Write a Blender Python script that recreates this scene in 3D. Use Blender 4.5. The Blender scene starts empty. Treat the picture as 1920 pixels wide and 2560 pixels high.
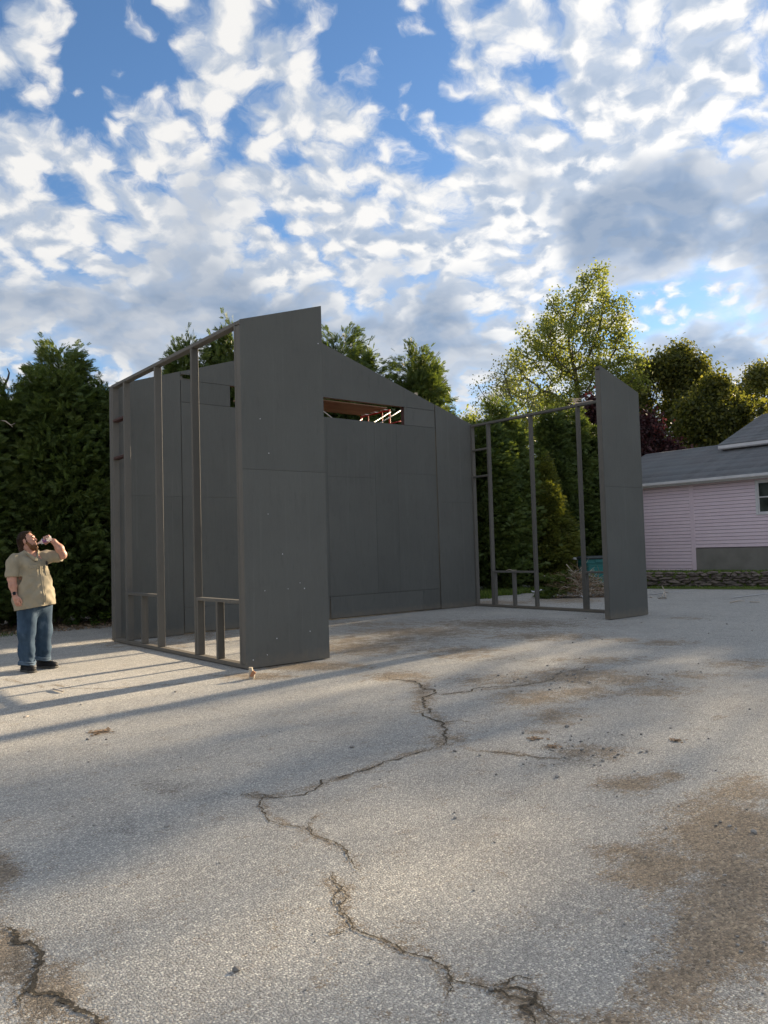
import bpy, math, random
import numpy as np
from mathutils import Vector, Matrix

random.seed(7)
RNG = np.random.default_rng(11)
SC = bpy.context.scene
COL = SC.collection
PI = math.pi

# ------------------------------------------------------------------ camera
CAM = np.array([-4.5685, -8.33786, 1.41883])
YAW, PITCH, ROLL, FPX = -0.682146, 0.0472957, -0.0287127, 1921.24      # FPX for a frame 1920 px wide
_r = np.array([math.cos(YAW), math.sin(YAW), 0.0])
_f = np.array([-math.sin(YAW) * math.cos(PITCH), math.cos(YAW) * math.cos(PITCH), math.sin(PITCH)])
_u = np.cross(_r, _f)
RIGHT = math.cos(ROLL) * _r + math.sin(ROLL) * _u
UP = -math.sin(ROLL) * _r + math.cos(ROLL) * _u
FWD = _f
cd = bpy.data.cameras.new('camera')
cd.sensor_fit = 'HORIZONTAL'
cd.sensor_width = 36.0
cd.lens = 36.0 * FPX / 1920.0
cd.clip_start = 0.05
cd.clip_end = 3000.0
cam = bpy.data.objects.new('camera', cd)
COL.objects.link(cam)
cam.matrix_world = Matrix(((RIGHT[0], UP[0], -FWD[0], CAM[0]),
                           (RIGHT[1], UP[1], -FWD[1], CAM[1]),
                           (RIGHT[2], UP[2], -FWD[2], CAM[2]),
                           (0, 0, 0, 1)))
SC.camera = cam


def ray(px, py):
    """view direction through a point of the 1920 x 2560 photograph"""
    return FWD + RIGHT * (px - 960) / FPX - UP * (py - 1280) / FPX


def G(px, py, z=0.0):
    """the place on the ground (height z) seen at that point"""
    d = ray(px, py)
    return CAM + d * (z - CAM[2]) / d[2]


# ------------------------------------------------------------------ render / exposure
SC.render.engine = 'CYCLES'
SC.view_settings.view_transform = 'Standard'
SC.view_settings.look = 'None'
SC.view_settings.gamma = 1.0
SC.view_settings.use_curve_mapping = False
SC.view_settings.exposure = 1.42
SC.cycles.max_bounces = 8
SC.cycles.transparent_max_bounces = 8
SC.cycles.use_denoising = True

# ------------------------------------------------------------------ node helpers
def nd(nt, t, ins=None, **props):
    n = nt.nodes.new(t)
    for k, v in props.items():
        setattr(n, k, v)
    for k, v in (ins or {}).items():
        s = n.inputs[k]
        if isinstance(v, bpy.types.NodeSocket):
            nt.links.new(v, s)
        else:
            s.default_value = v
    return n


def mth(nt, op, a, b=None, c=None, clamp=False):
    n = nt.nodes.new('ShaderNodeMath')
    n.operation = op
    n.use_clamp = clamp
    for i, v in enumerate((a, b, c)):
        if v is None:
            continue
        if isinstance(v, bpy.types.NodeSocket):
            nt.links.new(v, n.inputs[i])
        else:
            n.inputs[i].default_value = v
    return n.outputs[0]


def vmth(nt, op, a, b=None, out=0):
    n = nt.nodes.new('ShaderNodeVectorMath')
    n.operation = op
    for i, v in enumerate((a, b)):
        if v is None:
            continue
        if isinstance(v, bpy.types.NodeSocket):
            nt.links.new(v, n.inputs[i])
        elif op == 'SCALE' and i == 1:
            n.inputs[3].default_value = v
        else:
            n.inputs[i].default_value = v
    return n.outputs[out]


def sstep(nt, x, lo, hi, a=0.0, b=1.0):
    n = nd(nt, 'ShaderNodeMapRange', {0: x, 1: lo, 2: hi, 3: a, 4: b}, interpolation_type='SMOOTHSTEP')
    return n.outputs[0]


def mixc(nt, fac, a, b, blend='MIX'):
    n = nt.nodes.new('ShaderNodeMix')
    n.data_type = 'RGBA'
    n.blend_type = blend
    for i, v in ((0, fac), (6, a), (7, b)):
        if isinstance(v, bpy.types.NodeSocket):
            nt.links.new(v, n.inputs[i])
        else:
            n.inputs[i].default_value = v if i == 0 else (tuple(v) + (1.0,))[:4]
    return n.outputs[2]


def ramp(nt, fac, stops, interp='LINEAR'):
    n = nt.nodes.new('ShaderNodeValToRGB')
    n.color_ramp.interpolation = interp
    el = n.color_ramp.elements
    while len(el) < len(stops):
        el.new(0.5)
    for e, (p, c) in zip(el, stops):
        e.position = p
        e.color = (c, c, c, 1) if isinstance(c, (int, float)) else (tuple(c) + (1.0,))[:4]
    nt.links.new(fac, n.inputs[0])
    return n.outputs[0]


def noise(nt, vec, scale, detail=3.0, rough=0.5, dim='3D', out=0, dist=0.0):
    n = nd(nt, 'ShaderNodeTexNoise', {'Vector': vec, 'Scale': scale, 'Detail': detail, 'Roughness': rough, 'Distortion': dist},
           noise_dimensions=dim)
    return n.outputs[out]


# ------------------------------------------------------------------ sun direction (low evening sun from the right)
SUN_EL, SUN_AZ = math.radians(16.5), math.radians(8.5)          # azimuth counted from +x towards +y
SUN = Vector((math.cos(SUN_EL) * math.cos(SUN_AZ), math.cos(SUN_EL) * math.sin(SUN_AZ), math.sin(SUN_EL)))
sd = bpy.data.lights.new('sun', 'SUN')
sd.energy = 5.0
sd.angle = math.radians(1.0)
sd.color = (1.0, 0.80, 0.55)
sun = bpy.data.objects.new('sun', sd)
COL.objects.link(sun)
sun.rotation_euler = SUN.to_track_quat('Z', 'Y').to_euler()

# ------------------------------------------------------------------ world: clear sky with broken altocumulus
W = bpy.data.worlds.new('World')
SC.world = W
W.use_nodes = True
wt = W.node_tree
wt.nodes.clear()
sky = wt.nodes.new('ShaderNodeTexSky')
sky.sky_type = 'NISHITA'
sky.sun_disc = False
sky.sun_elevation = SUN_EL
sky.sun_rotation = math.radians(90.0) - SUN_AZ
sky.altitude = 100
sky.air_density = 1.0
sky.dust_density = 0.15
sky.ozone_density = 4.0
SKY_STRENGTH = 0.066

# cloud density as a node group of the position on the cloud layer
cg = bpy.data.node_groups.new('cloud_density', 'ShaderNodeTree')
cg.interface.new_socket('Vector', in_out='INPUT', socket_type='NodeSocketVector')
cg.interface.new_socket('Bias', in_out='INPUT', socket_type='NodeSocketFloat')
cg.interface.new_socket('Density', in_out='OUTPUT', socket_type='NodeSocketFloat')
gi = cg.nodes.new('NodeGroupInput')
go = cg.nodes.new('NodeGroupOutput')
v = gi.outputs[0]
warp = vmth(cg, 'SUBTRACT', noise(cg, v, 2.2, 2, 0.55, dim='2D', out=1), (0.5, 0.5, 0.5))
v1 = vmth(cg, 'ADD', v, vmth(cg, 'SCALE', warp, 0.12))
warp2 = vmth(cg, 'SUBTRACT', noise(cg, v, 14.0, 3, 0.55, dim='2D', out=1), (0.5, 0.5, 0.5))
v2 = vmth(cg, 'ADD', v1, vmth(cg, 'SCALE', warp2, 0.06))
mid = noise(cg, v1, 2.0, 3, 0.5, dim='2D')
vo = nd(cg, 'ShaderNodeTexVoronoi', {'Vector': v2, 'Scale': 22.0, 'Randomness': 1.0, 'Smoothness': 0.7}, feature='SMOOTH_F1', voronoi_dimensions='2D')
tuft = mth(cg, 'SUBTRACT', 0.48, vo.outputs[0])
fine = noise(cg, v2, 9.0, 7, 0.66, dim='2D')
d = mth(cg, 'MULTIPLY', mth(cg, 'SUBTRACT', mid, 0.5), 0.9)
d = mth(cg, 'ADD', d, mth(cg, 'MULTIPLY', tuft, 1.25))
d = mth(cg, 'ADD', d, mth(cg, 'MULTIPLY', mth(cg, 'SUBTRACT', fine, 0.5), 2.0))
d = mth(cg, 'ADD', d, gi.outputs[1])
cg.links.new(d, go.inputs[0])

tc = wt.nodes.new('ShaderNodeTexCoord')
dirv = tc.outputs['Generated']
sx = nd(wt, 'ShaderNodeSeparateXYZ', {0: dirv})
zz = mth(wt, 'MAXIMUM', sx.outputs[2], 0.0)
inv = mth(wt, 'DIVIDE', 1.0, mth(wt, 'ADD', zz, 0.38))
P = vmth(wt, 'MULTIPLY', dirv, nd(wt, 'ShaderNodeCombineXYZ', {0: inv, 1: inv, 2: 0.0}).outputs[0])
P = vmth(wt, 'ADD', P, (3.7, 1.9, 0.0))
# rotate / stretch so the rows of tufts run as in the photo
mp = nd(wt, 'ShaderNodeMapping', {0: P, 2: (0, 0, math.radians(-25)), 3: (1.0, 1.0, 1.0)})
P = mp.outputs[0]


dwarp = vmth(wt, 'SUBTRACT', noise(wt, dirv, 5.0, 3, 0.6, out=1), (0.5, 0.5, 0.5))
dirw = vmth(wt, 'ADD', dirv, vmth(wt, 'SCALE', dwarp, 0.16))


def sky_blob(px, py, rad, amp):
    """where the cloud deck is thinner or thicker: a soft patch of sky in that direction"""
    dv = ray(px, py)
    dv = dv / np.linalg.norm(dv)
    dist = vmth(wt, 'DISTANCE', dirw, tuple(dv), out=1)
    return mth(wt, 'MULTIPLY', sstep(wt, dist, math.radians(rad), math.radians(rad) * 0.15), amp)


bias = None
for b in ((250, 110, 6, -0.38), (330, 250, 6, -0.30), (230, 20, 5, -0.3), (780, 60, 4, -0.3), (950, 90, 7, -0.34), (1000, 280, 6.5, -0.40), (900, 20, 5, -0.25), (1330, 190, 4, -0.25),
          (820, 690, 4, -0.25), (1720, 760, 9, -0.40), (1880, 300, 4, -0.3), (150, 930, 8, -0.30),
          (1100, 930, 6, -0.30), (1150, 250, 5, -0.3), (640, 70, 4, 0.15),
          (450, 460, 8, 0.12), (40, 120, 6, 0.40), (1250, 60, 6, 0.20), (1750, 50, 7, 0.15), (750, 280, 6, 0.10), (500, 110, 5, 0.24), (640, 190, 4, .12), (1500, 70, 9, 0.18), (1350, 380, 7, 0.12), (1650, 330, 9, 0.10), (700, 700, 12, 0.20),
          (1400, 580, 10, 0.20), (1800, 540, 8, 0.2), (200, 640, 12, 0.15), (1150, 620, 8, 0.2)):
    s = sky_blob(*b)
    bias = s if bias is None else mth(wt, 'ADD', bias, s)
# nearer the horizon the layer is seen edge on and closes up
hz = sstep(wt, sx.outputs[2], 0.46, 0.16, 0.0, 0.24)
bias = mth(wt, 'ADD', mth(wt, 'ADD', bias, hz), 0.15)
g1 = wt.nodes.new('ShaderNodeGroup'); g1.node_tree = cg
wt.links.new(P, g1.inputs[0]); wt.links.new(bias, g1.inputs[1])
g2 = wt.nodes.new('ShaderNodeGroup'); g2.node_tree = cg
off = vmth(wt, 'ADD', P, (0.032 * math.cos(SUN_AZ - math.radians(25)), 0.032 * math.sin(SUN_AZ - math.radians(25)), 0.0))
wt.links.new(off, g2.inputs[0]); wt.links.new(bias, g2.inputs[1])
den = g1.outputs[0]
cover = sstep(wt, den, -0.22, 0.50)
thick = sstep(wt, den, 0.25, 1.0)
# side turned to the sun: less cloud towards the sun = brighter
lit = mth(wt, 'SUBTRACT', den, g2.outputs[0])
litf = sstep(wt, lit, -0.42, 0.46)
white = mixc(wt, litf, (0.50, 0.57, 0.68), (0.92, 0.905, 0.88))
ccol = mixc(wt, mth(wt, 'MULTIPLY', mth(wt, 'MULTIPLY', thick, mth(wt, 'SUBTRACT', 1.0, litf)), 0.75), white, (0.33, 0.42, 0.56))
# lower soft grey deck
ug = None
for b in ((1580, 540, 7, 0.36), (1400, 560, 8, 0.34), (900, 560, 7, 0.25), (500, 520, 7, 0.2), (1830, 510, 8, 0.42), (1150, 640, 8, 0.34), (1020, 470, 5, 0.26), (300, 580, 11, 0.30), (1300, 470, 5, 0.24), (1750, 880, 6, 0.22), (650, 620, 10, 0.30), (1600, 620, 7, 0.30), (1050, 930, 6, 0.15),
          (1750, 740, 7, -0.45), (850, 720, 4, -0.15), (350, 150, 12, -0.35), (1000, 200, 11, -0.35), (1600, 150, 10, -0.3)):
    s = sky_blob(*b)
    ug = s if ug is None else mth(wt, 'ADD', ug, s)
Pb = vmth(wt, 'ADD', P, vmth(wt, 'SCALE', dwarp, 0.25))
soft = noise(wt, Pb, 2.6, 5, 0.52, dim='2D')
softs = noise(wt, vmth(wt, 'ADD', Pb, (0.07 * math.cos(SUN_AZ - math.radians(25)), 0.07 * math.sin(SUN_AZ - math.radians(25)), 0.0)), 2.6, 5, 0.52, dim='2D')
db = mth(wt, 'ADD', mth(wt, 'MULTIPLY', mth(wt, 'SUBTRACT', soft, 0.52), 2.0), mth(wt, 'ADD', ug, sstep(wt, sx.outputs[2], 0.40, 0.22, -0.12, 0.26)))
bcov = sstep(wt, db, 0.02, 0.40)
blit = sstep(wt, mth(wt, 'SUBTRACT', soft, softs), -0.06, 0.12)
bcol = mixc(wt, sstep(wt, db, 0.06, 0.55), (0.60, 0.645, 0.71), (0.21, 0.295, 0.43))
bcol = mixc(wt, mth(wt, 'MULTIPLY', blit, 0.42), bcol, (0.90, 0.89, 0.87))
ccol = mixc(wt, mth(wt, 'MULTIPLY', bcov, 0.85), ccol, bcol)
cover = mth(wt, 'MAXIMUM', cover, mth(wt, 'MULTIPLY', bcov, 0.95))
# brighter towards the sun
sd_ = vmth(wt, 'DOT_PRODUCT', dirv, tuple(SUN), out=1)
glow = sstep(wt, sd_, 0.6, 1.0, 0.0, 0.15)
CLOUD_GAIN = 0.385
gain = mth(wt, 'MULTIPLY', mth(wt, 'ADD', glow, 1.0), CLOUD_GAIN)
cs = wt.nodes.new('ShaderNodeVectorMath'); cs.operation = 'SCALE'
wt.links.new(ccol, cs.inputs[0]); wt.links.new(gain, cs.inputs[3])
hs = nd(wt, 'ShaderNodeHueSaturation', {'Saturation': 1.02, 'Color': sky.outputs[0]})
bg1 = nd(wt, 'ShaderNodeBackground', {0: hs.outputs[0], 1: SKY_STRENGTH})
bg2 = nd(wt, 'ShaderNodeBackground', {0: cs.outputs[0], 1: 1.0})
ms = nd(wt, 'ShaderNodeMixShader', {0: mth(wt, 'MULTIPLY', cover, 0.97), 1: bg1.outputs[0], 2: bg2.outputs[0]})
wo = wt.nodes.new('ShaderNodeOutputWorld')
wt.links.new(ms.outputs[0], wo.inputs[0])
W.cycles.sampling_method = 'MANUAL'
W.cycles.sample_map_resolution = 512

# ------------------------------------------------------------------ object helpers
def tag(o, label=None, cat=None, group=None, kind=None):
    if label: o['label'] = label
    if cat: o['category'] = cat
    if group: o['group'] = group
    if kind: o['kind'] = kind
    return o


def empty(name, loc=(0, 0, 0), rz=0.0, parent=None):
    o = bpy.data.objects.new(name, None)
    COL.objects.link(o)
    o.location = loc
    o.rotation_euler = (0, 0, rz)
    o.empty_display_size = 0.1
    o.parent = parent
    return o


def mesh_np(name, V, F, smooth=False):
    """mesh from numpy arrays; F is (n, k) or a list of such arrays"""
    me = bpy.data.meshes.new(name)
    V = np.asarray(V, np.float32)
    Fs = F if isinstance(F, list) else [F]
    Fs = [np.asarray(f, np.int32) for f in Fs if len(f)]
    me.vertices.add(len(V))
    me.vertices.foreach_set('co', V.ravel())
    nl = sum(f.size for f in Fs)
    me.loops.add(nl)
    me.loops.foreach_set('vertex_index', np.concatenate([f.ravel() for f in Fs]))
    me.polygons.add(sum(len(f) for f in Fs))
    cnt = np.concatenate([np.full(len(f), f.shape[1], np.int32) for f in Fs])
    st = np.concatenate([[0], np.cumsum(cnt)[:-1]]).astype(np.int32)
    me.polygons.foreach_set('loop_start', st)
    if smooth:
        me.polygons.foreach_set('use_smooth', np.ones(len(cnt), bool))
    me.update(calc_edges=True)
    return me


def obj(name, me, m, parent=None, loc=None, rot=None):
    o = bpy.data.objects.new(name, me)
    COL.objects.link(o)
    if m is not None and len(me.materials) == 0:
        me.materials.append(m)
    if parent is not None:
        o.parent = parent
    if loc is not None:
        o.location = loc
    if rot is not None:
        o.rotation_euler = rot
    return o


class MB:
    """collects simple solids into one mesh"""
    def __init__(s):
        s.v, s.f = [], []

    def add(s, vs, fs):
        b = len(s.v)
        s.v += [tuple(p) for p in vs]
        s.f += [tuple(i + b for i in f) for f in fs]
        return s

    def box(s, x0, x1, y0, y1, z0, z1):
        return s.add([(x0, y0, z0), (x1, y0, z0), (x1, y1, z0), (x0, y1, z0), (x0, y0, z1), (x1, y0, z1), (x1, y1, z1), (x0, y1, z1)],
                     [(0, 3, 2, 1), (4, 5, 6, 7), (0, 1, 5, 4), (1, 2, 6, 5), (2, 3, 7, 6), (3, 0, 4, 7)])

    def bbox(s, x0, x1, y0, y1, z0, z1, c=0.004):
        """box with chamfered edges"""
        c = min(c, 0.45 * min(x1 - x0, y1 - y0, z1 - z0))
        X, Y, Z = (x0, x1), (y0, y1), (z0, z1)
        vs, idx = [], {}
        for i in (0, 1):
            for j in (0, 1):
                for k in (0, 1):
                    sx, sy, sz = (1 - 2 * i) * c, (1 - 2 * j) * c, (1 - 2 * k) * c
                    for a, p in (('x', (X[i], Y[j] + sy, Z[k] + sz)), ('y', (X[i] + sx, Y[j], Z[k] + sz)), ('z', (X[i] + sx, Y[j] + sy, Z[k]))):
                        idx[(i, j, k, a)] = len(vs)
                        vs.append(p)
        fs = []
        for i in (0, 1):
            q = [idx[(i, 0, 0, 'x')], idx[(i, 1, 0, 'x')], idx[(i, 1, 1, 'x')], idx[(i, 0, 1, 'x')]]
            fs.append(q if i else q[::-1])
            q = [idx[(0, i, 0, 'y')], idx[(0, i, 1, 'y')], idx[(1, i, 1, 'y')], idx[(1, i, 0, 'y')]]
            fs.append(q if i else q[::-1])
            q = [idx[(0, 0, i, 'z')], idx[(1, 0, i, 'z')], idx[(1, 1, i, 'z')], idx[(0, 1, i, 'z')]]
            fs.append(q if i else q[::-1])
        for i in (0, 1):
            for j in (0, 1):
                fs.append([idx[(i, j, 0, 'x')], idx[(i, j, 0, 'y')], idx[(i, j, 1, 'y')], idx[(i, j, 1, 'x')]])
                fs.append([idx[(i, 0, j, 'x')], idx[(i, 0, j, 'z')], idx[(i, 1, j, 'z')], idx[(i, 1, j, 'x')]])
                fs.append([idx[(0, i, j, 'y')], idx[(0, i, j, 'z')], idx[(1, i, j, 'z')], idx[(1, i, j, 'y')]])
                for k in (0, 1):
                    fs.append([idx[(i, j, k, 'x')], idx[(i, j, k, 'y')], idx[(i, j, k, 'z')]])
        return s.add(vs, fs)

    def prism(s, poly, axis, a, b):
        """polygon of 2-D points swept along axis from a to b"""
        n = len(poly)
        def pt(p, t):
            return {'x': (t, p[0], p[1]), 'y': (p[0], t, p[1]), 'z': (p[0], p[1], t)}[axis]
        return s.add([pt(p, a) for p in poly] + [pt(p, b) for p in poly],
                     [tuple(range(n))[::-1], tuple(range(n, 2 * n))] + [(i, (i + 1) % n, n + (i + 1) % n, n + i) for i in range(n)])

    def tube(s, pts, rad, n=8, cap=True):
        pts = [Vector(p) for p in pts]
        if isinstance(rad, (int, float)):
            rad = [rad] * len(pts)
        ref = None
        base = len(s.v)
        for i, p in enumerate(pts):
            t = (pts[min(i + 1, len(pts) - 1)] - pts[max(i - 1, 0)]).normalized()
            if ref is None:
                ref = Vector((0, 0, 1)) if abs(t.z) < 0.9 else Vector((1, 0, 0))
            u = t.cross(ref).normalized()
            w = t.cross(u).normalized()
            ref = -w if False else ref
            for k in range(n):
                a = 2 * PI * k / n
                s.v.append(tuple(p + (u * math.cos(a) + w * math.sin(a)) * rad[i]))
        for i in range(len(pts) - 1):
            for k in range(n):
                a, b = base + i * n + k, base + i * n + (k + 1) % n
                s.f.append((a, b, b + n, a + n))
        if cap:
            s.f.append(tuple(base + k for k in range(n))[::-1])
            e = base + (len(pts) - 1) * n
            s.f.append(tuple(e + k for k in range(n)))
        return s

    def build(s, name, m, parent=None, smooth=False, loc=None, rot=None):
        me = bpy.data.meshes.new(name)
        me.from_pydata(s.v, [], s.f)
        if smooth:
            for p in me.polygons:
                p.use_smooth = True
        me.update()
        # consistent outward normals
        import bmesh
        bm = bmesh.new(); bm.from_mesh(me)
        bmesh.ops.recalc_face_normals(bm, faces=bm.faces)
        bm.to_mesh(me); bm.free()
        return obj(name, me, m, parent, loc, rot)


# ------------------------------------------------------------------ materials
MATS = {}


def material(name, fn):
    m = bpy.data.materials.new(name)
    m.use_nodes = True
    nt = m.node_tree
    nt.nodes.clear()
    out = nt.nodes.new('ShaderNodeOutputMaterial')
    sh = fn(nt)
    nt.links.new(sh, out.inputs[0])
    MATS[name] = m
    return m


def princ(nt, col, rough=0.7, normal=None, metal=0.0, spec=0.35, **kw):
    ins = {'Base Color': col if isinstance(col, bpy.types.NodeSocket) else (tuple(col) + (1,))[:4], 'Roughness': rough, 'Metallic': metal,
           'Specular IOR Level': spec}
    if normal is not None:
        ins['Normal'] = normal
    ins.update(kw)
    return nd(nt, 'ShaderNodeBsdfPrincipled', ins).outputs[0]


def bump(nt, h, strength=0.3, dist=0.01):
    return nd(nt, 'ShaderNodeBump', {'Height': h, 'Strength': strength, 'Distance': dist}).outputs[0]


def ocoord(nt):
    return nt.nodes.new('ShaderNodeTexCoord').outputs['Object']


def wpos(nt):
    return nt.nodes.new('ShaderNodeNewGeometry').outputs['Position']


def scaled(nt, v, s):
    return vmth(nt, 'MULTIPLY', v, s)


def m_paint(tint, wear=1.0):
    def fn(nt):
        p = wpos(nt)
        oi = nt.nodes.new('ShaderNodeObjectInfo').outputs['Random']
        big = noise(nt, p, 0.9, 4, 0.6)
        grain = noise(nt, scaled(nt, p, (22, 22, 1.6)), 3.0, 4, 0.65)
        mott = noise(nt, p, 28, 3, 0.6)
        f = mth(nt, 'ADD', mth(nt, 'MULTIPLY', big, 0.55), mth(nt, 'ADD', mth(nt, 'MULTIPLY', grain, 0.25), mth(nt, 'MULTIPLY', mott, 0.2)))
        c = ramp(nt, f, [(0.25, tuple(0.72 * t for t in tint)), (0.5, tint), (0.78, tuple(1.32 * t for t in tint))])
        c = mixc(nt, 0.38, c, mixc(nt, oi, (0.092, 0.092, 0.085), (0.145, 0.143, 0.132)))
        # drips and washed streaks
        dr = noise(nt, scaled(nt, p, (14, 14, 0.35)), 1.0, 3, 0.6)
        c = mixc(nt, mth(nt, 'MULTIPLY', sstep(nt, dr, 0.56, 0.74), 0.18), c, tuple(1.55 * t for t in tint))
        # chips showing pale wood
        ch = noise(nt, p, 55, 2, 0.5)
        ch2 = noise(nt, p, 2.2, 2, 0.5)
        chip = mth(nt, 'MULTIPLY', sstep(nt, ch, 0.775, 0.80), sstep(nt, ch2, 0.52, 0.62))
        c = mixc(nt, mth(nt, 'MULTIPLY', chip, 0.8 * wear), c, (0.42, 0.40, 0.36))
        # roller laps and scuffs
        sc_ = noise(nt, scaled(nt, p, (5, 5, 1.2)), 2.2, 5, 0.7)
        c = mixc(nt, mth(nt, 'MULTIPLY', sstep(nt, sc_, 0.52, 0.70), 0.30), c, tuple(0.66 * t for t in tint))
        # dust splashed up from the lot
        zc = nd(nt, 'ShaderNodeSeparateXYZ', {0: p}).outputs[2]
        du = mth(nt, 'MULTIPLY', sstep(nt, mth(nt, 'ADD', zc, mth(nt, 'MULTIPLY', mth(nt, 'SUBTRACT', noise(nt, p, 9, 4, 0.7), 0.5), 0.30)), 0.20, -0.02), 0.65)
        c = mixc(nt, du, c, (0.20, 0.17, 0.13))
        h = mth(nt, 'ADD', mth(nt, 'MULTIPLY', grain, 0.8), mth(nt, 'MULTIPLY', mott, 0.4))
        return princ(nt, c, mth(nt, 'ADD', 0.55, mth(nt, 'MULTIPLY', mott, 0.3)), bump(nt, h, 0.25, 0.003), spec=0.3)
    return fn


material('grey_paint', m_paint((0.117, 0.121, 0.111)))
material('grey_paint_timber', m_paint((0.125, 0.115, 0.099)))  # warmer than the sheets: light bounced off the ground is put into this tint


def m_simple(c0, c1, scale, rough=0.7, bs=0.2, bd=0.004, spec=0.3, metal=0.0, coords='w', stretch=None):
    def fn(nt):
        p = wpos(nt) if coords == 'w' else ocoord(nt)
        if stretch:
            p = scaled(nt, p, stretch)
        n1 = noise(nt, p, scale, 5, 0.6)
        n2 = noise(nt, p, scale * 0.17, 2, 0.5)
        oi = nt.nodes.new('ShaderNodeObjectInfo').outputs['Random']
        f = mth(nt, 'ADD', mth(nt, 'MULTIPLY', n1, 0.55), mth(nt, 'ADD', mth(nt, 'MULTIPLY', n2, 0.3), mth(nt, 'MULTIPLY', oi, 0.15)))
        c = ramp(nt, f, [(0.3, c0), (0.7, c1)])
        return princ(nt, c, rough, bump(nt, n1, bs, bd), metal, spec)
    return fn


material('raw_timber', m_simple((0.16, 0.085, 0.05), (0.30, 0.18, 0.11), 6, stretch=(1, 1, 6)))
material('red_brown_timber', m_simple((0.05, 0.024, 0.021), (0.085, 0.04, 0.034), 8))
material('plywood_deck', m_simple((0.22, 0.12, 0.07), (0.36, 0.22, 0.14), 5, stretch=(1, 5, 1)))
material('red_steel', m_simple((0.32, 0.015, 0.012), (0.48, 0.03, 0.025), 9, rough=0.45))
material('galvanised', m_simple((0.50, 0.50, 0.50), (0.68, 0.68, 0.67), 20, rough=0.4, metal=0.5))
material('pink_siding', m_simple((0.72, 0.575, 0.63), (0.81, 0.665, 0.715), 3, rough=0.6, bs=0.1))
material('white_trim', m_simple((0.55, 0.54, 0.55), (0.72, 0.70, 0.70), 5, rough=0.5, bs=0.05))
material('dark_wrap', m_simple((0.20, 0.16, 0.18), (0.27, 0.22, 0.24), 4))
material('concrete', m_simple((0.15, 0.14, 0.12), (0.26, 0.245, 0.22), 2.2, rough=0.9, bs=0.4, bd=0.01))
material('teal_plastic', m_simple((0.022, 0.125, 0.122), (0.034, 0.18, 0.172), 4, rough=0.45, bs=0.08))
material('dark_plastic', m_simple((0.02, 0.028, 0.03), (0.035, 0.045, 0.047), 8, rough=0.5))
material('paper_white', m_simple((0.62, 0.63, 0.68), (0.78, 0.78, 0.80), 12, rough=0.8))
material('white_paint_line', m_simple((0.36, 0.36, 0.36), (0.62, 0.62, 0.61), 30, rough=0.8))
material('dry_twig', m_simple((0.17, 0.11, 0.065), (0.44, 0.32, 0.21), 14, rough=0.9, coords='w'))
material('pale_stick', m_simple((0.40, 0.33, 0.26), (0.62, 0.55, 0.46), 14, rough=0.9))
material('field_stone', m_simple((0.085, 0.07, 0.06), (0.22, 0.18, 0.15), 7, rough=0.9, bs=0.7, bd=0.015))
material('pebble', m_simple((0.16, 0.15, 0.138), (0.44, 0.42, 0.385), 9, rough=0.9, bs=0.5))
material('bark', m_simple((0.055, 0.045, 0.036), (0.13, 0.11, 0.09), 12, rough=0.95, bs=0.8, bd=0.02, stretch=(1, 1, 0.25)))
material('crack_dirt', m_simple((0.04, 0.035, 0.027), (0.13, 0.108, 0.078), 45, rough=1.0, bs=1.0, bd=0.012))
material('brick_orange', m_simple((0.36, 0.16, 0.08), (0.48, 0.24, 0.13), 14, rough=0.85))
material('split_wood', m_simple((0.45, 0.38, 0.28), (0.62, 0.54, 0.42), 14, rough=0.85))


def m_glass_dark(nt):
    p = wpos(nt)
    n = noise(nt, p, 2.0, 3, 0.5)
    return princ(nt, ramp(nt, n, [(0.35, (0.02, 0.025, 0.022)), (0.65, (0.075, 0.085, 0.075))]), 0.08, spec=0.6)


material('window_glass', m_glass_dark)


def m_shingle(nt):
    p = wpos(nt)
    oi = nt.nodes.new('ShaderNodeObjectInfo').outputs['Random']
    br = nd(nt, 'ShaderNodeTexBrick', {'Vector': nd(nt, 'ShaderNodeMapping', {0: p, 2: (0, 0, PI / 2)}).outputs[0], 'Scale': 1.0, 'Mortar Size': 0.006,
                                       'Brick Width': 0.30, 'Row Height': 40.0, 'Color1': (0.10, 0.105, 0.112, 1), 'Color2': (0.19, 0.195, 0.205, 1), 'Mortar': (0.05, 0.05, 0.055, 1)})
    gran = noise(nt, p, 60, 3, 0.7)
    patch = noise(nt, p, 0.8, 3, 0.6)
    c = mixc(nt, 0.5, br.outputs[0], ramp(nt, gran, [(0.3, (0.06, 0.06, 0.065)), (0.7, (0.24, 0.24, 0.25))]))
    c = mixc(nt, mth(nt, 'MULTIPLY', sstep(nt, patch, 0.42, 0.62), 0.45), c, (0.16, 0.185, 0.20))
    c = mixc(nt, mth(nt, 'MULTIPLY', oi, 0.5), c, (0.24, 0.25, 0.26))
    return princ(nt, c, 0.95, bump(nt, gran, 0.4, 0.006), spec=0.15)


material('shingle', m_shingle)


# ------------------------------------------------------------------ ground
def axis(fine0, fine1, step, far0, far1):
    a = list(np.arange(fine0, fine1 + 1e-6, step))
    s, x = step, fine1
    while x < far1:
        s *= 1.22
        x += s
        a.append(x)
    s, x, b = step, fine0, []
    while x > far0:
        s *= 1.22
        x -= s
        b.append(x)
    return np.array(b[::-1] + a)


AX = axis(-5.0, 13.0, 0.055, -700, 900)
AY = axis(-7.8, 6.0, 0.055, -700, 900)
GX, GY = np.meshgrid(AX, AY, indexing='xy')
nx, ny = len(AX), len(AY)
ii = np.arange(nx * ny).reshape(ny, nx)
quads = np.stack([ii[:-1, :-1].ravel(), ii[:-1, 1:].ravel(), ii[1:, 1:].ravel(), ii[1:, :-1].ravel()], 1)


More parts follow.
